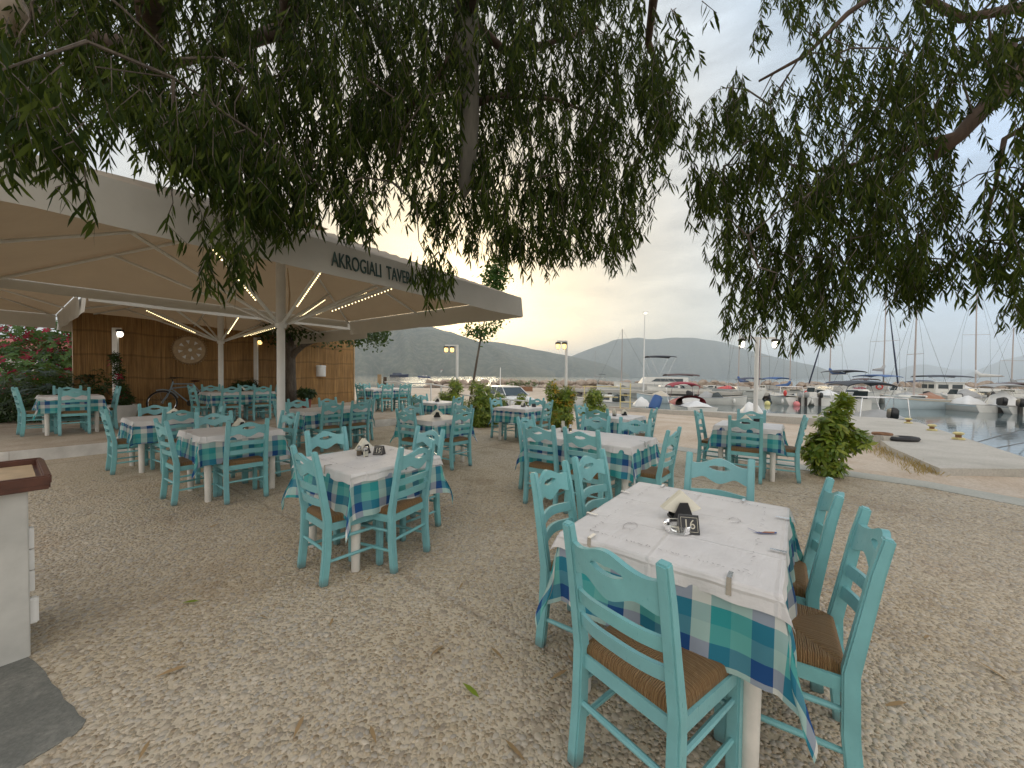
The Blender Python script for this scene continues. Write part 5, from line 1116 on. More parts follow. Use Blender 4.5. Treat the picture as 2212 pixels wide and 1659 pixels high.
# ================================================================== bicycle against the fence
def bicycle():
    p = on_fence(350, PZ, -.30); t = thing('bicycle', 'pale blue grey old bicycle leaning before the reed fence', 'bicycle', p, fang)
    r = .34
    def wheel(x):
        w_ = MB(); n = 40; w_.tube([(x+r*math.cos(2*math.pi*k/n), 0, r+r*math.sin(2*math.pi*k/n)) for k in range(n+1)], .020, 8, cap=False); o = w_.build('wheel', M['blackp'], t, True)
        m = MB(); m.tube([(x+(r-.024)*math.cos(2*math.pi*k/n), 0, r+(r-.024)*math.sin(2*math.pi*k/n)) for k in range(n+1)], .010, 6, cap=False); m.build('rim', M['chrome'], o, True)
        m = MB()
        for k in range(18): a = 2*math.pi*k/18; m.tube([(x, .02*(-1)**k, r), (x+(r-.03)*math.cos(a), 0, r+(r-.03)*math.sin(a))], .0016, 3)
        m.lathe([(.022, -.04), (.022, .04)], 10, (x, 0, r), Matrix.Rotation(R(90), 3, 'X')); m.build('spokes', M['chrome'], o)
    wheel(0); wheel(1.08); fr = M['bikep']
    m = MB(); hd, hb, bb, st, ra = Vector((.24, 0, .92)), Vector((.20, 0, .76)), Vector((.64, 0, .30)), Vector((.52+.0, 0, .90)), Vector((1.08, 0, .34))
    st = Vector((.74, 0, .88)); 
    for a, b in ((hd-Vector((0, 0, .03)), st), (hb, st-Vector((0, 0, .07))), (hb, bb), (bb, st)): m.tube([a, b], .017, 8)
    for s in (-.05, .05): m.tube([bb, ra+Vector((0, s, 0))], .010, 6); m.tube([st, ra+Vector((0, s, 0))], .009, 6)
    m.tube([hd+Vector((.012, 0, .04)), hb-Vector((.01, 0, .04))], .020, 8); m.build('frame', fr, t, True)
    m = MB()
    for s in (-.045, .045): m.tube([hb-Vector((.012, -s, .02)), (.10, s, .52), (.02, s, .40), (0, s, r)], .011, 6)
    m.build('fork', fr, t, True)
    for x, a0, a1 in ((0, 20, 110), (1.08, 60, 200)):
        m = MB(); m.tube([(x+(r+.045)*math.cos(R(a0+(a1-a0)*k/16)), 0, r+(r+.045)*math.sin(R(a0+(a1-a0)*k/16))) for k in range(17)], .018, 6); m.build('mudguard', fr, t, True)
    m = MB(); m.tube([hd, hd+Vector((-.01, 0, .12))], .012, 6); m.tube([(.40, -.26, 1.07), (.28, -.25, 1.08), (.22, -.12, 1.04), (.22, .12, 1.04), (.28, .25, 1.08), (.40, .26, 1.07)], .011, 6); m.build('handlebar', M['darkmetal'], t, True)
    m = MB(); m.ball((.79, 0, .97), (.13, .085, .035)); m.tube([(.74, 0, .87), (.77, 0, .95)], .012, 6); m.build('saddle', M['darkwood'], t, True)
    m = MB(); m.lathe([(.09, -.004), (.09, .004)], 20, (bb.x, -.05, bb.z), Matrix.Rotation(R(90), 3, 'X')); m.tube([bb+Vector((0, -.06, 0)), bb+Vector((.12, -.06, -.12))], .009, 5); m.tube([bb+Vector((0, .06, 0)), bb+Vector((-.12, .06, .12))], .009, 5); m.build('crank', M['darkmetal'], t)
M['bikep'] = plain('bicycle_paint', (0.24, 0.32, 0.36), 0.4, var=0.1); bicycle()
# ================================================================== small quay things
M['tyre'] = plain('tyre_rubber', (0.03, 0.03, 0.032), 0.8, var=.3); M['yellow'] = plain('yellow_paint', (0.56, 0.48, 0.22), 0.6, var=.2); M['rust'] = plain('rusty_iron', (0.20, 0.10, 0.05), 0.8, var=.3)
def torus(mb, c, R0, r0, M3=None, n=22, k=8):
    pts = [Vector((R0*math.cos(2*math.pi*i/n), R0*math.sin(2*math.pi*i/n), 0)) for i in range(n+1)]
    if M3 is not None: pts = [M3 @ q for q in pts]
    mb.tube([q+Vector(c) for q in pts], r0, k, cap=False)
zs = lambda y: .02-(y-6.5)*.018
p = at(1950, 960, -.12); mb = MB(); torus(mb, (0, 0, .06), .22, .06, None, 20, 7); o = tag(mb.build('old_tyre', M['tyre'], smooth_=True), 'flattened black tyre lying on the quay slab corner', 'tyre'); o.location = (p.x, p.y, zs(p.y)); o.scale = (1.35, .8, .9)
p = at(1912, 965, -.2); mb = MB(); mb.box((0, 0, .07), (.42, .3, .2)); o = tag(mb.build('stone_block', M['concrete'], bevel=.02), 'short grey stone block beside the flattened tyre', 'stone block'); o.location = (p.x, p.y, zs(p.y)-.05)
p = at(1905, 955, -.1); mb = MB(); torus(mb, (0, 0, .03), .17, .035, None, 18, 6); o = tag(mb.build('rope_coil', M['rust'], smooth_=True), 'brown rope coil on top of the stone block', 'rope'); o.location = (p.x, p.y, zs(p.y)+.11)
def bollard(x, y, label):
    p = at(x, y, -.06); p.z = zs(p.y); t = thing('mooring_bollard', label, 'bollard', p, 0, 'yellow mooring bollards'); t.scale = (.72, .72, .72)
    mb = MB(); mb.lathe([(.16, 0), (.16, .05), (.10, .07)], 16); mb.build('foot', M['yellow'], t, True)
    mb = MB(); mb.lathe([(.085, .05), (.075, .10), (.08, .17)], 14); mb.build('post', M['rust'], t, True)
    mb = MB(); mb.lathe([(.08, .16), (.14, .19), (.145, .23), (.09, .26), (0, .265)], 16); mb.build('cap', M['yellow'], t, True)
bollard(1962, 911, 'yellow bollard at the far corner of the quay slab'); bollard(2013, 929, 'yellow bollard midway along the quay slab edge'); bollard(2070, 951, 'yellow bollard nearest the camera on the quay slab')
for i in range(9):
    c = JA+jd*(27+1.1*i)-jn_*.17; mb = MB(); torus(mb, (0, 0, 0), .36, .13, Matrix.Rotation(math.atan2(jd.y, jd.x), 3, 'Z') @ Matrix.Rotation(R(90), 3, 'X'), 18, 7)
    o = tag(mb.build('fender_tyre', M['tyre'], smooth_=True), 'black fender tyre hung along the face of the jetty', 'tyre', 'fender tyres on the jetty'); o.location = (c.x, c.y, -.75)
# yellow ladder and hand rails on the quay edge
p = at(1352, 884, -.25); t = thing('yellow_ladder', 'pale yellow ladder standing at the quay edge', 'ladder', (p.x, p.y+.15, -.9), R(-20))
mb = MB()
for s in (-.25, .25): mb.tube([(s, 0, 0), (s, 0, 2.0)], .03, 7)
mb.build('stiles', M['yellow'], t)
for k in range(5): mb = MB(); mb.tube([(-.25, 0, .3+.36*k), (.25, 0, .3+.36*k)], .025, 6); mb.build('rung', M['yellow'], t)
t = thing('gangway_rail', 'pale yellow double hand rail beside the ladder', 'railing', (p.x-1.9, p.y+1.0, -.4), R(-20))
for k in (0, 1): mb = MB(); mb.tube([(-.2, 0, .75+.55*k), (1.7, 0, .75+.55*k)], .025, 6); mb.build('rail', M['yellow'], t)
mb = MB(); mb.tube([(-.1, 0, 0), (-.1, 0, 1.32)], .025, 6); mb.build('rail_post', M['yellow'], t)
# service pedestal on jetty, plank post, planter, masts on the mole
p = at(1690, 866, -.3); t = thing('service_box', 'grey metal service box on the jetty face', 'box', JA+jd*27.2-jn_*.3+Vector((0, 0, -.9)), math.atan2(jd.y, jd.x))
c = JA+jd*24.6-jn_*.25
t.location = (c.x, c.y, -.85); mb = MB(); mb.box((0, 0, .45), (1.5, .35, .9)); mb.build('cabinet', M['boxgrey'] if 'boxgrey' in M else M['concrete'], t, bevel=.02); mb = MB(); mb.box((0, -.18, .7), (.9, .02, .08)); mb.build('vent', M['darkmetal'], t)
p = atd(824, 820, 17.5); t = thing('timber_post', 'two weathered brown boards standing upright by the sea', 'post', (p.x, p.y, -.3))
mb = MB(); mb.box((-.09, 0, .85), (.16, .06, 1.75)); mb.build('board', M['palewood'], t); mb = MB(); mb.box((.10, .05, .82), (.14, .06, 1.6), Matrix.Rotation(R(4), 3, 'Y')); mb.build('board', M['bark_d'], t)
def masthead(label, x, ytop, depth, z0, r):
    p = atd(x, ytop, depth); t = thing('light_mast', label, 'light mast', (p.x, p.y, z0)); mb = MB(); mb.tube([(0, 0, 0), (0, 0, p.z-z0)], [r, r*.6], 8); mb.build('mast', M['white'], t); return t, p.z-z0
t, h = masthead('tall thin quay light mast with a lit head', 1393, 676, 46, -.3, .10); mb = MB(); mb.box((.0, -.1, h+.05), (.5, .3, .18)); hd = mb.build('lamp_head', M['steel'], t); mb = MB(); mb.ball((0, -.2, h-.05), (.2, .12, .1)); mb.build('bulb', M['bulbw'], hd)
t, h = masthead('short white pole beside the brick planter', 1081, 794, 40, -.6, .06)
t = thing('flower_planter', 'brown planter box with low plants before the breakwater', 'planter', (1.2, 47, -.75), 0); mb = MB(); mb.box((0, 0, .45), (2.6, 1.2, .8)); mb.build('planter_box', M['rust'], t, bevel=.03)
items = []
for _ in range(300): items.append((Vector((rr.uniform(-1.9, 1.9), rr.uniform(-.5, .5), rr.uniform(.85, 1.5))), Vector((rr.gauss(0, 1), rr.gauss(0, 1), rr.gauss(.5, .7))), (0, 0, 1), rr.uniform(.2, .35)))
leaves_mesh('foliage', items, M['leaf_g'], t, wid=.4, broad=True)

# dry grass along the slab's foot
items = []
for i in range(420):
    f = rr.random()**.8; k = min(int(f*3), 2); g_ = f*3-k; p0, p1 = SLL[1+k], SLL[2+k]
    x, y = p0[0]+(p1[0]-p0[0])*g_-rr.random()**2*.5-.02, p0[1]+(p1[1]-p0[1])*g_-rr.random()*.12
    items.append((Vector((x, y, terrain(x, y)-.03)), Vector((rr.gauss(0, .5), rr.gauss(0, .5), 1)), (1, .2, 0), rr.uniform(.05, .16)))
tag(leaves_mesh('dry_grass', items, M['drygrass'], wid=.10), kind='stuff')
# ================================================================== parked car behind the shrubs
def car():
    p = atd(1100, 850, 23.0); t = thing('parked_car', 'small white car parked below the railing behind the shrubs', 'car', (p.x, p.y, -.66), R(-62))
    # local x forward
    L, Wd = 3.9, 1.66
    def section(x):  # (half width, z of sill, z of belt, roof z, roof half width)
        return None
    mb = MB()
    prof = [(-1.95, .55, .95), (-1.85, .30, 1.0), (-.2, .25, 1.0), (.75, .25, .98), (1.55, .28, .88), (1.92, .40, .74), (1.95, .5, .6)]
    def P(a, b):
        i = a*(len(prof)-1); k = min(int(i), len(prof)-2); f = i-k; x = prof[k][0]+(prof[k+1][0]-prof[k][0])*f; z0 = prof[k][1]+(prof[k+1][1]-prof[k][1])*f; z1 = prof[k][2]+(prof[k+1][2]-prof[k][2])*f
        ang = 2*math.pi*b; e = .35; cx_, sx_ = math.cos(ang), math.sin(ang); hw = Wd/2*(1-.10*(abs(x)/1.95)**4)
        return (x, hw*math.copysign(abs(cx_)**e, cx_), (z0+z1)/2+(z1-z0)/2*math.copysign(abs(sx_)**e, sx_))
    mb.grid(P, 30, 28); n_ = 31
    mb.f.append(tuple(j*n_ for j in range(28))); mb.mi.append(0); mb.f.append(tuple(j*n_+30 for j in range(27, -1, -1))); mb.mi.append(0)
    mb.build('body', M['carpaint'], t, True, angle=50)
    mb = MB(); A = [(-1.7, .78), (.95, .76), (.35, .60), (-1.35, .60)]
    z0, z1 = .97, 1.46
    lo = [(-1.75, -.76), (1.0, -.74), (1.0, .74), (-1.75, .76)]; hi = [(-1.45, -.58), (.30, -.60), (.30, .60), (-1.45, .58)]
    V = [(*a, z0) for a in lo]+[(*a, z1-.05) for a in hi]; mb.add(V, [(0, 1, 5, 4), (1, 2, 6, 5), (2, 3, 7, 6), (3, 0, 4, 7)]); mb.build('windows', M['carglass'], t)
    mb = MB(); mb.add([(-1.5, -.62, z1-.05), (.34, -.63, z1-.05), (.34, .63, z1-.05), (-1.5, .62, z1-.05), (-1.3, -.5, z1+.02), (.12, -.5, z1+.02), (.12, .5, z1+.02), (-1.3, .5, z1+.02)], [(0, 1, 5, 4), (1, 2, 6, 5), (2, 3, 7, 6), (3, 0, 4, 7), (4, 5, 6, 7), (3, 2, 1, 0)])
    for y0, y1 in ((-.74, -.6), (.74, .6)):
        for xa, xb in ((1.0, .30), (-.35, -.35), (-1.75, -1.45)): mb.sweep([(xa, y0*1.01, z0), (xb, y1*1.01, z1-.05)], (.05, .04))
    mb.build('roof', M['carpaint'], t, True, angle=40)
    for s in (-1, 1):
        mb = MB(); mb.lathe([(0, 0), (.12, .0), (.11, .03), (0, .04)], 16, (1.86, s*.58, .72), Matrix.Rotation(R(80), 3, 'Y')); mb.build('headlight', M['glass'], t, True)
        mb = MB(); mb.box((.75, s*.88, 1.0), (.12, .2, .13)); mb.build('wing_mirror', M['carpaint'], t, bevel=.02)
        for x in (-1.2, 1.2):
            mb = MB(); mb.lathe([(.2, -.09), (.3, -.09), (.31, -.05), (.31, .05), (.3, .09), (.2, .09)], 20, (x, s*.74, .31), Matrix.Rotation(R(90), 3, 'X')); w_ = mb.build('wheel', M['tyre'], t, True)
            mb = MB(); mb.lathe([(0, .07), (.2, .06), (.2, -.06), (0, -.07)], 16, (x, s*.74, .31), Matrix.Rotation(R(90), 3, 'X')); mb.build('rim', M['chrome'], w_, True)
    mb = MB(); mb.box((1.95, 0, .58), (.03, .9, .14)); mb.build('radiator_grille', M['blackp'], t)
    mb = MB(); mb.box((1.93, 0, .38), (.10, 1.5, .12)); mb.build('bumper', M['chrome'], t, bevel=.03)
M['carpaint'] = plain('white_car_paint', (0.62, 0.63, 0.62), 0.25, var=.03); M['carglass'] = plain('dark_glass', (0.03, 0.045, 0.05), 0.08, var=.05); car()
# ================================================================== boats
def gel(name, c, r=.3): M[name] = plain(name, c, r, var=.06, scale=2)
for n_, c in (('gel_white', (.66, .65, .60)), ('gel_grey', (.33, .35, .36)), ('gel_blue', (.02, .05, .16)), ('gel_pale', (.52, .60, .62)), ('canopy_black', (.02, .022, .03)), ('canopy_blue', (.03, .10, .28)), ('canopy_red', (.30, .03, .045)), ('canopy_brown', (.075, .04, .032)), ('canopy_grey', (.34, .34, .33)), ('canopy_navy', (.03, .04, .08)), ('cover_white', (.68, .68, .66)), ('teak', (.30, .14, .07)), ('life_red', (.55, .05, .04)), ('buoy_pink', (.70, .22, .22)), ('buoy_yellow', (.68, .62, .25)), ('mast_alu', (.42, .36, .33)), ('deckbeige', (.50, .44, .34))): gel(n_, c, .55 if 'canopy' in n_ else .35)
def boat(name, label, cat, x, depth, heading, L, B, F, hull='gel_white', deck='deckbeige', z=WATER, stripe=None, group=None, **o):
    """x: sheet column of the boat's middle, depth: metres away, heading in degrees (0 bow to +x), local x forward"""
    p = atd(x, 830, depth); t = thing(name, label, cat, (p.x, p.y, z), R(heading), group)
    n = 22
    def st(a):  # station: x, half beam, sheer z, keel z
        x_ = -L/2+L*a; hb = B/2*min(1, (1-max(0, a-.35)**2.2/.65**2.2*.999)**.75)*(.92+.08*min(1, a/.3)); return x_, max(.015, hb), F*(1+.35*max(0, a-.3)**2/.49), -.35*min(1, B/2)*(1-max(0, a-.6)**2/.16*.7)
    mb = MB(); K = 9
    for i in range(n+1):
        x_, hb, sz, kz = st(i/n)
        for k in range(-K, K+1):
            f = abs(k)/K; y = hb*(f**.55 if f < .6 else (.6**.55+(1-.6**.55)*((f-.6)/.4)**.9)); zz = kz+(sz-kz)*(f**1.7); rake = .12*L*max(0, i/n-.75)*f
            mb.v.append((x_+rake, math.copysign(y, k) if k else 0, zz)); mb.uv.append((0, 0))
    w_ = 2*K+1
    for i in range(n):
        for k in range(2*K): mb.f.append((i*w_+k, (i+1)*w_+k, (i+1)*w_+k+1, i*w_+k+1)); mb.mi.append(0)
    mb.f.append(tuple(range(w_))); mb.mi.append(0)
    hl = mb.build('hull', M[hull], t, True, angle=50)
    if stripe:
        mb = MB()
        for s in (-1, 1):
            for i in range(n):
                a, b = st(i/n), st((i+1)/n)
                ra_, rb2 = .12*L*max(0, i/n-.75), .12*L*max(0, (i+1)/n-.75)
                mb.add([(a[0]+ra_, s*(a[1]+.006), a[2]*.80), (b[0]+rb2, s*(b[1]+.006), b[2]*.80), (b[0]+rb2, s*(b[1]+.012), b[2]*.93), (a[0]+ra_, s*(a[1]+.012), a[2]*.93)], [(0, 1, 2, 3)])
        mb.build('sheer_stripe', M[stripe], hl)
    # deck: foredeck, side decks and a sunk cockpit
    c0_, c1_ = o.get('cockpit', (.04, .5)); mb = MB(); dk = []
    for i in range(n+1):
        x_, hb, sz, kz = st(i/n); rake = .12*L*max(0, i/n-.75); dk.append((x_+rake, hb, sz))
    for i in range(n):
        a, b = dk[i], dk[i+1]; inn_ = c0_ <= (i+.5)/n <= c1_
        if inn_:
            for s in (-1, 1):
                mb.add([(a[0], s*a[1], a[2]), (b[0], s*b[1], b[2]), (b[0], s*b[1]*.82, b[2]), (a[0], s*a[1]*.82, a[2]), (a[0], s*a[1]*.80, a[2]*.35), (b[0], s*b[1]*.80, b[2]*.35)], [(0, 1, 2, 3), (3, 2, 5, 4)])
            mb.add([(a[0], -a[1]*.8, a[2]*.35), (b[0], -b[1]*.8, b[2]*.35), (b[0], b[1]*.8, b[2]*.35), (a[0], a[1]*.8, a[2]*.35)], [(0, 1, 2, 3)])
        else: mb.add([(a[0], -a[1], a[2]-.01), (b[0], -b[1], b[2]-.01), (b[0], 0, b[2]+.05), (a[0], 0, a[2]+.05), (b[0], b[1], b[2]-.01), (a[0], a[1], a[2]-.01)], [(0, 1, 2, 3), (3, 2, 4, 5)])
    mb.build('deck', M[deck], t)
    mb = MB()
    for s in (-1, 1): mb.tube([(a[0], s*a[1], a[2]) for a in dk], .028, 5)
    mb.build('gunwale', M[o.get('rub', 'gel_grey')], hl)
    fx = lambda a: -L/2+L*a
    if 'cabin' in o:                       # (a0, a1, width share, height, colour)
        a0, a1, ws, h, col = o['cabin']; x0, x1 = fx(a0), fx(a1); w2 = B/2*ws; zb = F*1.0
        mb = MB(); lo = [(x0, -w2), (x1, -w2*.6), (x1, w2*.6), (x0, w2)]; hi = [(x0+.05, -w2*.85), (x1-h*.8, -w2*.55), (x1-h*.8, w2*.55), (x0+.05, w2*.85)]
        mb.add([(*a, zb-.15) for a in lo]+[(*a, zb+h) for a in hi], [(0, 1, 5, 4), (1, 2, 6, 5), (2, 3, 7, 6), (3, 0, 4, 7), (4, 5, 6, 7)]); cb = mb.build('cabin', M[col], t, bevel=.03)
        for s in (-1, 1):
            mb = MB(); lerp = lambda u, v: tuple((1-u)*((1-v)*a+v*b)+u*((1-v)*c+v*d) for a, b, c, d in zip((*lo[0 if s < 0 else 3], zb-.15), (*hi[0 if s < 0 else 3], zb+h), (*lo[1 if s < 0 else 2], zb-.15), (*hi[1 if s < 0 else 2], zb+h)))
            q = [lerp(u, v) for u, v in ((.12, .50), (.82, .50), (.74, .84), (.12, .84))]; mb.add([(a, b+s*.012, c) for a, b, c in q], [(0, 1, 2, 3)]); mb.build('cabin_window', M['carglass'], cb, solid=.004)
    if 'house' in o:                       # wheelhouse: (a0, a1, width share, height)
        a0, a1, ws, h = o['house']; x0, x1, w2 = fx(a0), fx(a1), B/2*ws; xm_ = (x0+x1)/2
        mb = MB(); mb.box((xm_, 0, F+h/2-.1), (x1-x0, 2*w2, h+.2)); hs = mb.build('wheelhouse', M['gel_white'], t, bevel=.05)
        mb = MB(); mb.box((xm_, 0, F+h+.05), (x1-x0+.3, 2*w2+.25, .08)); mb.build('house_roof', M['gel_white'], hs, bevel=.02)
        for s in (-1, 1):
            for f in (.25, .72): mb = MB(); mb.box((x0+(x1-x0)*f, s*(w2+.004), F+h*.66), ((x1-x0)*.34, .02, h*.36)); mb.build('window', M['carglass'], hs)
        for s in (-1, 1): mb = MB(); mb.box((x1+.004, s*w2*.48, F+h*.66), (.02, w2*.8, h*.36)); mb.build('window', M['carglass'], hs); mb = MB(); mb.box((x0-.004, s*w2*.48, F+h*.66), (.02, w2*.75, h*.36)); mb.build('window', M['carglass'], hs)
    if 'console' in o:
        a0, h = o['console']; x0 = fx(a0); mb = MB(); mb.box((x0, 0, F*.35+h/2), (.55, .7, h)); cs = mb.build('console', M['gel_white'], t, bevel=.05)
        mb = MB(); mb.add([(x0+.25, -.36, F*.35+h), (x0+.25, .36, F*.35+h), (x0+.05, .30, F*.35+h+.42), (x0+.05, -.30, F*.35+h+.42)], [(0, 1, 2, 3)]); mb.build('windscreen', M['carglass'], cs, solid=.01)
        mb = MB(); mb.box((x0-.7, 0, F*.35+.3), (.4, .8, .5)); mb.build('seat', M['cover_white'], t, bevel=.06)
    if 'screen' in o:
        x0 = fx(o['screen']); w2 = B*.40; mb = MB(); mb.add([(x0+.45, -w2*.7, F+.05), (x0+.45, w2*.7, F+.05), (x0+.05, w2*.6, F+.5), (x0+.05, -w2*.6, F+.5), (x0-.5, -w2, F+.02), (x0-.5, w2, F+.02), (x0-.4, w2*.95, F+.36), (x0-.4, -w2*.95, F+.36)], [(0, 1, 2, 3), (0, 3, 7, 4), (1, 5, 6, 2)]); mb.build('windscreen', M['carglass'], t, solid=.015)
    if 'bimini' in o:                      # (a0, a1, height over water, colour)
        a0, a1, h, col = o['bimini']; x0, x1, w2 = fx(a0), fx(a1), B*.46
        def P(a, b): return (x0+(x1-x0)*a, -w2+2*w2*b, h-.10*(2*a-1)**2-.10*(2*b-1)**2-.10*abs(2*b-1)**6)
        mb = MB(); mb.grid(P, 10, 12); mb.build('bimini_top', M[col], t, True, solid=-.05)
        for s in (-1, 1):
            mb = MB(); xm_ = x0+(x1-x0)*.5; mb.tube([(x0+(x1-x0)*.04, s*w2*.98, h-.28), (xm_, s*B*.45, F), (x0+(x1-x0)*.96, s*w2*.98, h-.28)], .018, 5); mb.build('bimini_frame', M['chrome'], t)
    if 'outboard' in o:
        ys_, sc_, col = o['outboard']
        for y in ys_:
            x0 = -L/2-.16; mb = MB(); mb.sweep([(x0-.04*sc_, y, F+.02), (x0-.05*sc_, y, F+.10), (x0-.07*sc_, y, F+.38*sc_), (x0-.05*sc_, y, F+.46*sc_)], [(.22*sc_, .20*sc_), (.26*sc_, .34*sc_), (.25*sc_, .38*sc_), (.16*sc_, .24*sc_)], (0, 1, 0)); ob = mb.build('outboard_motor', M[col], t, True, bevel=.035, angle=60)
            mb = MB(); mb.sweep([(x0-.02, y, F+.1), (x0-.05, y, -.45)], (.16*sc_, .13*sc_)); mb.box((x0-.08, y, -.18), (.34*sc_, .2*sc_, .03)); mb.build('outboard_leg', M['darkmetal'], ob)
    if 'tent' in o:                        # canvas canopy over the foredeck: (a0, a1, h, colour)
        a0, a1, h, col = o['tent']; x0, x1 = fx(a0), fx(a1)
        def P(a, b):
            hb = st(a0+(a1-a0)*a)[1]; q = math.pi*b; return (x0+(x1-x0)*a, hb*math.cos(q), F+h*(1-a*.75)*math.sin(q)**.7)
        mb = MB(); mb.grid(P, 12, 14); tn = mb.build('canvas_canopy', M[col], t, True)
        mb = MB()
        for k in range(7):
            b0_, b1_ = .30+.40*k/7, .30+.40*(k+1)/7
            q0, q1 = P(-.003, b0_), P(-.003, b1_); mb.add([(q0[0]-.02, q0[1]*.9, F+.15), (q1[0]-.02, q1[1]*.9, F+.15), (q1[0]-.02, q1[1]*.95, q1[2]-.14), (q0[0]-.02, q0[1]*.95, q0[2]-.14)], [(0, 1, 2, 3)])
        mb.build('canopy_window', M['cover_white'], tn)
    if 'cover' in o:                       # tarpaulin heap: (a, height, colour)
        a0, h, col = o['cover']; x0 = fx(a0); mb = MB(); mb.grid(lambda a, b: (x0+(a-.5)*L*.34, (b-.5)*B*.75, F+h*max(0, math.sin(math.pi*a)*math.sin(math.pi*b))**.6*(1+.18*math.sin(a*11)*math.sin(b*9))), 16, 14); mb.build('tarpaulin', M[col], t, True)
    if 'mast' in o:                        # (a, height, spreader share, boom colour or None, furled: None or colour)
        a0, h, spr, boom, furl = o['mast']; x0 = fx(a0); rk = o.get('rake', 0); tp = Vector((x0-rk, 0, h)); mb = MB(); mb.tube([(x0, 0, F*.5), tp], [.075, .05], 8); ms = mb.build('mast', M['mast_alu'], t)
        if spr:
            zz = h*spr; mb = MB(); mb.tube([(x0-rk*spr, -B*.42, zz), (x0-rk*spr, B*.42, zz)], .022, 5); mb.build('spreader', M['mast_alu'], ms)
        mb = MB()
        for q in ((fx(1.03), 0, F*1.35), (fx(.0), 0, F)): mb.tube([tp, q], .010, 4)
        for s in (-1, 1):
            if spr: mb.tube([tp, (x0-rk*spr, s*B*.42, h*spr), (x0, s*B*.46, F)], .010, 4)
            else: mb.tube([tp, (x0, s*B*.46, F)], .010, 4)
        mb.build('rigging', M['darkmetal'], ms)
        if boom:
            zz = F+o.get('boomh', .95); mb = MB(); mb.tube([(x0, 0, zz), (x0-L*.36, 0, zz+.05)], .045, 6); bo = mb.build('boom', M['mast_alu'], t)
            def P(a, b): q = 2*math.pi*b; r_ = .20*(1-.55*a); return (x0+.05-L*.34*a, r_*.6*math.cos(q), zz+.14+.10*(1-a)+(r_*(1.4-.5*a))*math.sin(q)+.35*max(0, 1-a*5))
            mb = MB(); mb.grid(P, 12, 10); mb.build('sail_cover', M[boom], bo, True)
        if furl:
            a_, b_ = Vector((fx(1.02), 0, F*1.35)), tp; mb = MB(); mb.tube([a_.lerp(b_, f) for f in (.04, .3, .6, .95)], [.09, .085, .06, .03], 7); mb.build('furled_sail', M[furl], ms)
    if 'vests' in o:
        for y in o['vests']:
            mb = MB(); mb.ball((fx(.12), y, F+.35), (.18, .14, .28)); mb.build('life_jacket', M['life_red'], t, True)
    if 'fenders' in o:
        for a0, s, col in o['fenders']:
            x_, hb, sz, kz = st(a0); mb = MB(); mb.ball((x_, s*(hb+.12), sz*.5), (.11, .11, .24)); mb.build('fender', M[col], t, True)
    if 'ring' in o:
        mb = MB(); torus(mb, (0, 0, 0), .26, .08, Matrix.Rotation(R(90), 3, 'Y'), 20, 7); r_ = mb.build('life_ring', M['life_red'], t, True); r_.location = (fx(o['ring']), -B*.25, F+.5)
    if 'rails' in o:
        mb = MB()
        for s in (-1, 1):
            pts = [(q[0], s*q[1]*.94, q[2]+.42) for q in dk[int(n*o['rails']):]]; mb.tube(pts, .014, 4)
            for q in dk[int(n*o['rails'])::3]: mb.tube([(q[0], s*q[1]*.94, q[2]), (q[0], s*q[1]*.94, q[2]+.42)], .012, 4)
        mb.build('pulpit_rail', M['chrome'], t)
    if 'frame' in o:
        a0, h = o['frame']; mb = MB()
        for s in (-1, 1): mb.tube([(fx(a0), s*B*.44, F), (fx(a0)+.05, s*B*.40, h), (fx(a0+.22), s*B*.40, h), (fx(a0+.25), s*B*.44, F)], .022, 6)
        for aa in (a0, a0+.22): mb.tube([(fx(aa)+.02, -B*.40, h), (fx(aa)+.02, B*.40, h)], .022, 6)
        mb.build('tube_frame', M['chrome'], t)
    return t
BG = 'boats moored in the harbour'
# -- row between the quay and the jetty
boat('small_motorboat', 'low white cabin boat by the yellow ladder, bow cut by shrubs', 'boat', 1318, 26, 160, 4.6, 1.8, .75, cockpit=(.04, .45), cabin=(.45, .8, .8, .45, 'gel_white'), screen=.4, group=BG)
boat('small_motorboat', 'small grey hulled boat with a pale canvas and black outboard behind the blue buoy', 'boat', 1432, 37, 150, 4.6, 1.8, .62, hull='gel_pale', cover=(.55, .45, 'deckbeige'), outboard=((0,), 1.1, 'blackp'), group=BG)
boat('canopied_boat', 'boat with a dark red canvas canopy and red bimini at the quay', 'boat', 1484, 24.3, 88, 4.4, 1.9, .72, tent=(.36, .95, .62, 'canopy_red'), bimini=(.52, .80, 2.12, 'canopy_red'), cover=(.2, .3, 'cover_white'), group=BG)
boat('speedboat', 'white open dinghy with black outboard just past the red canopy', 'boat', 1551, 35.5, -28, 4.4, 1.7, .62, screen=.5, outboard=((0,), 1.25, 'blackp'), cover=(.3, .5, 'canopy_grey'), fenders=((.8, -1, 'gel_white'),), group=BG)
boat('speedboat', 'white stern on speedboat with two red life jackets', 'boat', 1697, 37, 80, 4.6, 2.3, .75, outboard=((-.5, .0), 1.1, 'canopy_grey'), vests=(-.85, .85), frame=(.25, 1.7), fenders=((.05, -1, 'gel_white'), (.05, 1, 'gel_white')), group=BG)
boat('small_motorboat', 'small beige console boat beside the life jacket boat', 'boat', 1748, 37, 80, 4.2, 1.9, .7, console=(.4, .95), outboard=((.3,), 1.1, 'blackp'), fenders=((.05, -1, 'gel_white'),), group=BG)
boat('console_boat', 'grey centre console boat under a flat black bimini at the slab edge', 'boat', 1862, 21.0, 70, 5.4, 2.2, .55, hull='gel_grey', deck='cover_white', console=(.5, 1.2), bimini=(.3, .78, 2.35, 'canopy_black'), frame=(.08, 1.55), outboard=((.0,), 1.2, 'blackp'), cover=(.2, .35, 'canopy_grey'), group=BG)
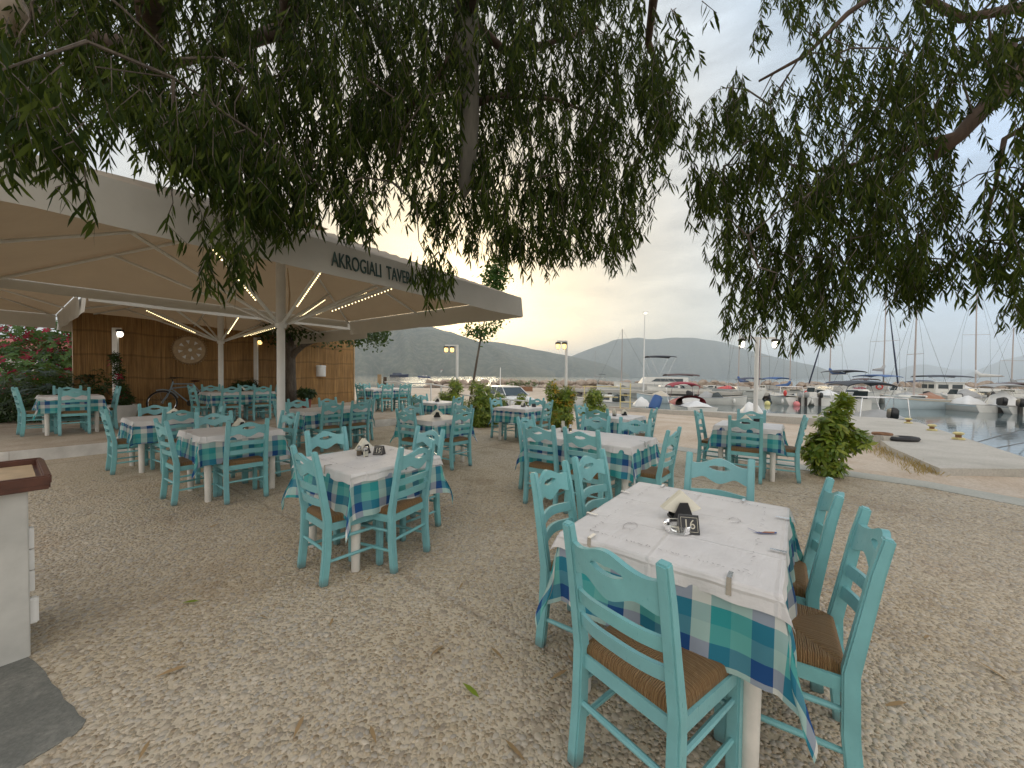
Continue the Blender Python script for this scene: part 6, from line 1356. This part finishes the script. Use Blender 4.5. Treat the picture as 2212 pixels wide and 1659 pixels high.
boat('day_sailer', 'white round bowed sailing boat with a blue waterline and brown hatch', 'boat', 1986, 33, 172, 5.0, 1.9, .85, hull='gel_pale', deck='gel_white', stripe='deckbeige', rub='gel_white', cabin=(.45, .8, .7, .3, 'gel_white'), cover=(.36, .5, 'teak'), mast=(.58, 9.0, .52, None, None), outboard=((.3,), 1.1, 'blackp'), group=BG)
boat('workboat', 'white boat with a big covered black outboard and heaped cream tarpaulin', 'boat', 2070, 32, 84, 4.8, 2.1, .55, hull='gel_white', stripe='gel_pale', cover=(.35, .6, 'cover_white'), outboard=((-.55,), 1.4, 'blackp'), console=(.55, 1.1), group=BG)
boat('workboat', 'white cuddy boat with two raised outboards at the harbour edge', 'boat', 2165, 30.5, 66, 5.0, 2.1, .55, hull='gel_white', stripe='gel_grey', cover=(.5, 1.0, 'cover_white'), bimini=(.3, .7, 2.2, 'canopy_grey'), outboard=((-.5, .45), 1.3, 'blackp'), group=BG)
boat('workboat', 'blue sided boat at the picture edge with a black outboard', 'boat', 2262, 29, 75, 5.0, 2.1, .6, hull='gel_white', stripe='canopy_blue', outboard=((-.5,), 1.3, 'blackp'), group=BG)
# -- boats berthed beyond the jetty
boat('flybridge_cruiser', 'white flybridge cruiser under a black top, beyond the jetty', 'boat', 1415, 57, 178, 11.5, 3.4, 1.3, cabin=(.12, .72, .85, 1.15, 'gel_white'), bimini=(.28, .62, 5.6, 'canopy_black'), rails=.55, group=BG, z=-1.0)
boat('motorboat', 'motorboat under a long brown bimini beside the flybridge cruiser', 'boat', 1465, 50, 175, 7.5, 2.6, 1.0, screen=.5, bimini=(.2, .72, 2.9, 'canopy_brown'), cabin=(.5, .85, .8, .4, 'gel_white'), rails=.6, group=BG)
boat('sailing_boat', 'moored sailing boat with a bare brown mast, nearest the flybridge cruiser bow', 'sailing boat', 1352, 57, 170, 8.0, 2.6, .9, mast=(.58, 9.5, 0, None, None), cabin=(.3, .7, .6, .35, 'gel_white'), group=BG)
boat('sailing_boat', 'sailing boat with navy cockpit tent and blue sail cover', 'sailing boat', 1598, 49, 84, 7.5, 2.6, .95, mast=(.55, 10.5, .6, 'canopy_blue', None), cabin=(.35, .75, .65, .4, 'gel_white'), bimini=(.0, .3, 2.5, 'canopy_navy'), group=BG)
boat('sailing_boat', 'low white sloop behind the lamp post near the quay', 'sailing boat', 1641, 50, 60, 7.0, 2.4, .85, mast=(.55, 9.6, .55, None, 'canopy_navy'), cabin=(.3, .7, .6, .35, 'gel_white'), group=BG)
boat('sailing_boat', 'small sloop with a bright blue bundled sail', 'sailing boat', 1706, 49, 8, 6.0, 2.2, .85, mast=(.50, 10.5, .58, 'canopy_blue', None), boomh=.55, cabin=(.35, .8, .65, .3, 'deckbeige'), group=BG)
boat('sailing_cruiser', 'white cruiser with black bimini and a blue white striped cover on its mast', 'sailing boat', 1792, 47, 80, 8.5, 3.0, 1.1, mast=(.5, 11.0, .6, 'canopy_blue', 'canopy_navy'), cabin=(.2, .75, .75, .55, 'gel_white'), bimini=(.02, .42, 3.5, 'canopy_black'), rails=.0, boomh=1.9, group=BG)
boat('sailing_boat', 'dark hulled launch low in the water between two sailing boats', 'boat', 1842, 50, 150, 7.0, 2.2, .95, hull='canopy_navy', cover=(.4, .5, 'canopy_red'), group=BG)
boat('sailing_cruiser', 'sailing cruiser with long blue bimini, red life ring and dark furled sail', 'sailing boat', 1908, 45.5, 30, 9.5, 3.1, 1.15, mast=(.5, 13.5, .52, 'canopy_grey', 'canopy_navy'), bimini=(.02, .62, 3.0, 'canopy_blue'), cabin=(.3, .75, .7, .5, 'gel_white'), ring=.1, boomh=2.3, rails=.0, group=BG)
boat('wheelhouse_boat', 'white fishing boat with a boxy wheelhouse', 'fishing boat', 2025, 42.5, 165, 7.0, 2.6, .95, house=(.25, .62, .75, 1.25), group=BG)
boat('motorboat', 'dark topped boat behind the white wheelhouse', 'boat', 2034, 50, 178, 8.0, 2.6, 1.0, hull='gel_grey', bimini=(.15, .85, 3.1, 'canopy_black'), group=BG)
boat('sailing_boat', 'tall masted sailing boat beyond the heaped tarpaulin boats', 'sailing boat', 2108, 46, 75, 9.5, 3.1, 1.1, mast=(.5, 14.5, .55, 'cover_white', None), rake=-.4, cabin=(.3, .72, .7, .45, 'gel_white'), boomh=1.8, group=BG)
boat('sailing_boat', 'sailing boat with grey cover at the far end of the berths', 'sailing boat', 2185, 47, 80, 9.0, 3.0, 1.0, cabin=(.3, .72, .7, .45, 'gel_white'), mast=(.5, 9.0, .55, 'canopy_grey', None), bimini=(.0, .3, 2.8, 'canopy_grey'), group=BG)
boat('motorboat', 'low cream motorboat half hidden behind the tall quay shrub', 'boat', 1776, 40, 85, 5.0, 2.0, .8, screen=.5, cover=(.35, .5, 'cover_white'), fenders=((.1, -1, 'gel_white'), (.4, 1, 'gel_white')), group=BG)
boat('motorboat', 'white cuddy boat between the shrub and the day sailer, berthed at the jetty', 'boat', 1838, 42, -75, 5.2, 2.1, .9, cabin=(.45, .85, .8, .5, 'gel_white'), bimini=(.1, .45, 2.2, 'canopy_navy'), group=BG)
boat('motorboat', 'beige decked motorboat with a raised black engine by the jetty steps', 'boat', 1935, 39, 95, 5.0, 2.1, .8, console=(.5, 1.1), outboard=((0,), 1.3, 'blackp'), cover=(.3, .4, 'canopy_grey'), group=BG)
boat('motorboat', 'white sport boat with grey cover behind the heaped tarpaulin boat', 'boat', 2085, 36, 70, 5.5, 2.2, .9, cover=(.5, .7, 'canopy_grey'), screen=.55, outboard=((0,), 1.3, 'blackp'), group=BG)
boat('motorboat', 'white half decked boat beyond the two raised outboards', 'boat', 2150, 35, 80, 5.5, 2.2, .95, cabin=(.4, .8, .8, .6, 'gel_white'), bimini=(.1, .4, 2.3, 'canopy_brown'), group=BG)
boat('motorboat', 'slim white cabin boat with a navy top behind the wheelhouse boat', 'boat', 1962, 50, 70, 8.5, 2.7, 1.0, cabin=(.3, .72, .7, .45, 'gel_white'), bimini=(.1, .3, 2.4, 'canopy_navy'), group=BG)
boat('motorboat', 'white cabin boat with a brown top behind the navy launch', 'boat', 1852, 54, 100, 7.0, 2.5, 1.0, bimini=(.2, .5, 2.6, 'canopy_brown'), cabin=(.4, .8, .7, .55, 'gel_white'), group=BG)
boat('motorboat', 'white motorboat with blue top left of the small sloop', 'boat', 1668, 52, 95, 6.5, 2.4, 1.0, bimini=(.2, .6, 2.6, 'canopy_blue'), cabin=(.5, .85, .8, .5, 'gel_white'), group=BG)
boat('motorboat', 'white launch with a red cushion seat beside the navy tent sailing boat', 'boat', 1556, 52, 100, 6.5, 2.4, 1.0, screen=.5, cover=(.3, .4, 'life_red'), cabin=(.5, .85, .8, .4, 'gel_white'), group=BG)
boat('motorboat', 'white covered motorboat at the end of the jetty row', 'boat', 2060, 52, 82, 7.5, 2.6, 1.0, cover=(.35, .8, 'cover_white'), cabin=(.5, .85, .7, .5, 'gel_white'), group=BG)
# -- far out on the bay
boat('motor_yacht', 'dark motor yacht lying far out before the hills', 'yacht', 862, 330, 10, 15, 4.2, 2.0, hull='canopy_navy', cabin=(.15, .7, .85, 1.6, 'canopy_navy'), rails=.4)
boat('ketch', 'small blue hulled boat anchored far out beside the dark yacht', 'boat', 916, 300, 180, 9.5, 3, 1.0, hull='gel_blue', mast=(.55, 10, 0, None, None), cabin=(.3, .65, .7, .8, 'gel_white'))
boat('sailing_yacht', 'white sailing yacht under way alone on the bay', 'sailing boat', 1287, 190, 170, 10, 3.2, 1.3, mast=(.55, 15, .6, 'canopy_grey', None), bimini=(.05, .35, 3.6, 'canopy_black'), rails=.0)
# buoys
def buoy(label, x, y, depth, mat, r):
    p = atd(x, y, depth); t = thing('mooring_buoy', label, 'buoy', (p.x, p.y, WATER), 0, 'mooring buoys'); mb = MB(); mb.ball((0, 0, r*.55), (r, r, r*1.15)); mb.build('float', M[mat], t, True); mb = MB(); mb.tube([(0, 0, r*1.6), (0, 0, r*2.0)], r*.16, 6); mb.build('eye', M['darkmetal'], t)
buoy('pink mooring buoy on the dark water below the jetty', 1573, 858, 36, 'buoy_pink', .26); buoy('pale yellow buoy beside the lamp post near the quay', 1658, 862, 35, 'buoy_yellow', .24); buoy('pink buoy under the life jacket boat', 1721, 868, 34.5, 'buoy_pink', .26)
p = on_ground(1418, 882); p = Vector((at(1418, 884, -.25).x, at(1418, 884, -.25).y+.5, -.3)); t = thing('blue_drum', 'bright blue plastic drum tipped at the quay edge', 'drum', p, R(20)); mb = MB(); Mx = Matrix.Rotation(R(25), 3, 'Y'); mb.lathe([(.0, 0), (.26, .02), (.29, .2), (.28, .5), (.25, .75), (0, .76)], 18, M=Mx); mb.build('drum_body', M['canopy_blue2'] if 'canopy_blue2' in M else M['canopy_blue'], t, True); mb = MB(); mb.lathe([(.2, .765), (.2, .80), (0, .81)], 16, M=Mx); mb.build('lid', M['canopy_blue'], t, True)
for lab, (x, y, dp), rz in (('white tarpaulin heap at the quay edge by the blue drum', (1385, 880, 23.0), 0), ('clear wrapped bundle at the foot of the quay lamp post', (1622, 893, 19.2), 1)):
    p = atd(x, y, dp); mb = MB(); mb.grid(lambda a, b: ((a-.5)*.9, (b-.5)*.7, .5*max(0, math.sin(math.pi*a)*math.sin(math.pi*b))**.5*(1+.2*math.sin(a*9+rz)*math.sin(b*7))), 14, 12); o = tag(mb.build('tarpaulin_heap', M['cover_white'], smooth_=True), lab, 'tarpaulin'); o.location = (p.x, p.y, -.30)
# mooring lines from the slab to the boats
for i, (a, b, lab) in enumerate((((2100, 958), (2260, 905), 'dark mooring line running low over the water'), ((2130, 972), (2290, 930), 'second mooring line nearer the slab corner'))):
    q0 = at(*a, -.15); q1 = at(*b, WATER+.3); mid_ = (q0+q1)/2-Vector((0, 0, .12)); mb = MB(); mb.tube([q0, mid_, q1], .014, 5); tag(mb.build('mooring_line', M['darkmetal']), lab, 'rope')
# little houses on the far shore
HS = None
for i, (x, d) in enumerate(((955, 1720), (962, 1745), (969, 1725), (976, 1760), (983, 1735), (990, 1750), (996, 1730))):
    p = atd(x, 800, d); z = WATER+8+(i*37 % 14)
    if HS is None:
        HS = thing('white_house', 'tiny white house on the lower slope across the bay', 'house', (p.x, p.y, z), .2, 'white houses across the bay'); mb = MB(); mb.box((0, 0, 3), (13, 9, 22)); mb.build('wall', M['gel_white'], HS)
        mb = MB(); mb.add([(-7, -5, 14), (7, -5, 14), (7, 5, 14), (-7, 5, 14), (-6, 0, 17), (6, 0, 17)], [(0, 1, 5, 4), (2, 3, 4, 5), (1, 2, 5), (3, 0, 4)]); mb.build('roof', M['redpot'], HS)
    else: dup(HS, (p.x, p.y, z), .2+i*.4, 'tiny white house on the lower slope across the bay')
# building glimpsed behind the bougainvillea
t = thing('shore_house', 'pale house with shutters glimpsed behind the bougainvillea', 'house', (-22, 19, 0), R(40)); mb = MB(); mb.box((0, 0, 1.2), (7, 5, 2.4)); mb.build('wall', M['riser'], t)
mb = MB(); mb.add([(-3.8, -2.8, 2.4), (3.8, -2.8, 2.4), (3.8, 2.8, 2.4), (-3.8, 2.8, 2.4), (-3, 0, 2.9), (3, 0, 2.9)], [(0, 1, 5, 4), (2, 3, 4, 5), (1, 2, 5), (3, 0, 4), (3, 2, 1, 0)]); mb.build('roof', M['redpot'], t)
for x in (-2, 0, 2): mb = MB(); mb.box((x, -2.52, 1.6), (.9, .06, 1.5)); mb.build('window', M['carglass'], t)
# ================================================================== evening haze over the bay
HZ = NT('evening_haze'); HZ.t.nodes.remove(HZ.p); pv = HZ.n('ShaderNodeVolumePrincipled'); pv.inputs['Color'].default_value = (.85, .93, 1.0, 1); pv.inputs['Density'].default_value = 1.4e-4; pv.inputs['Anisotropy'].default_value = 0.12
HZ.l(pv.outputs[0], HZ.out.inputs['Volume'])
mb = MB(); mb.box((0, 8000, 398), (26000, 17000, 806)); tag(mb.build('haze', HZ.m), kind='stuff')
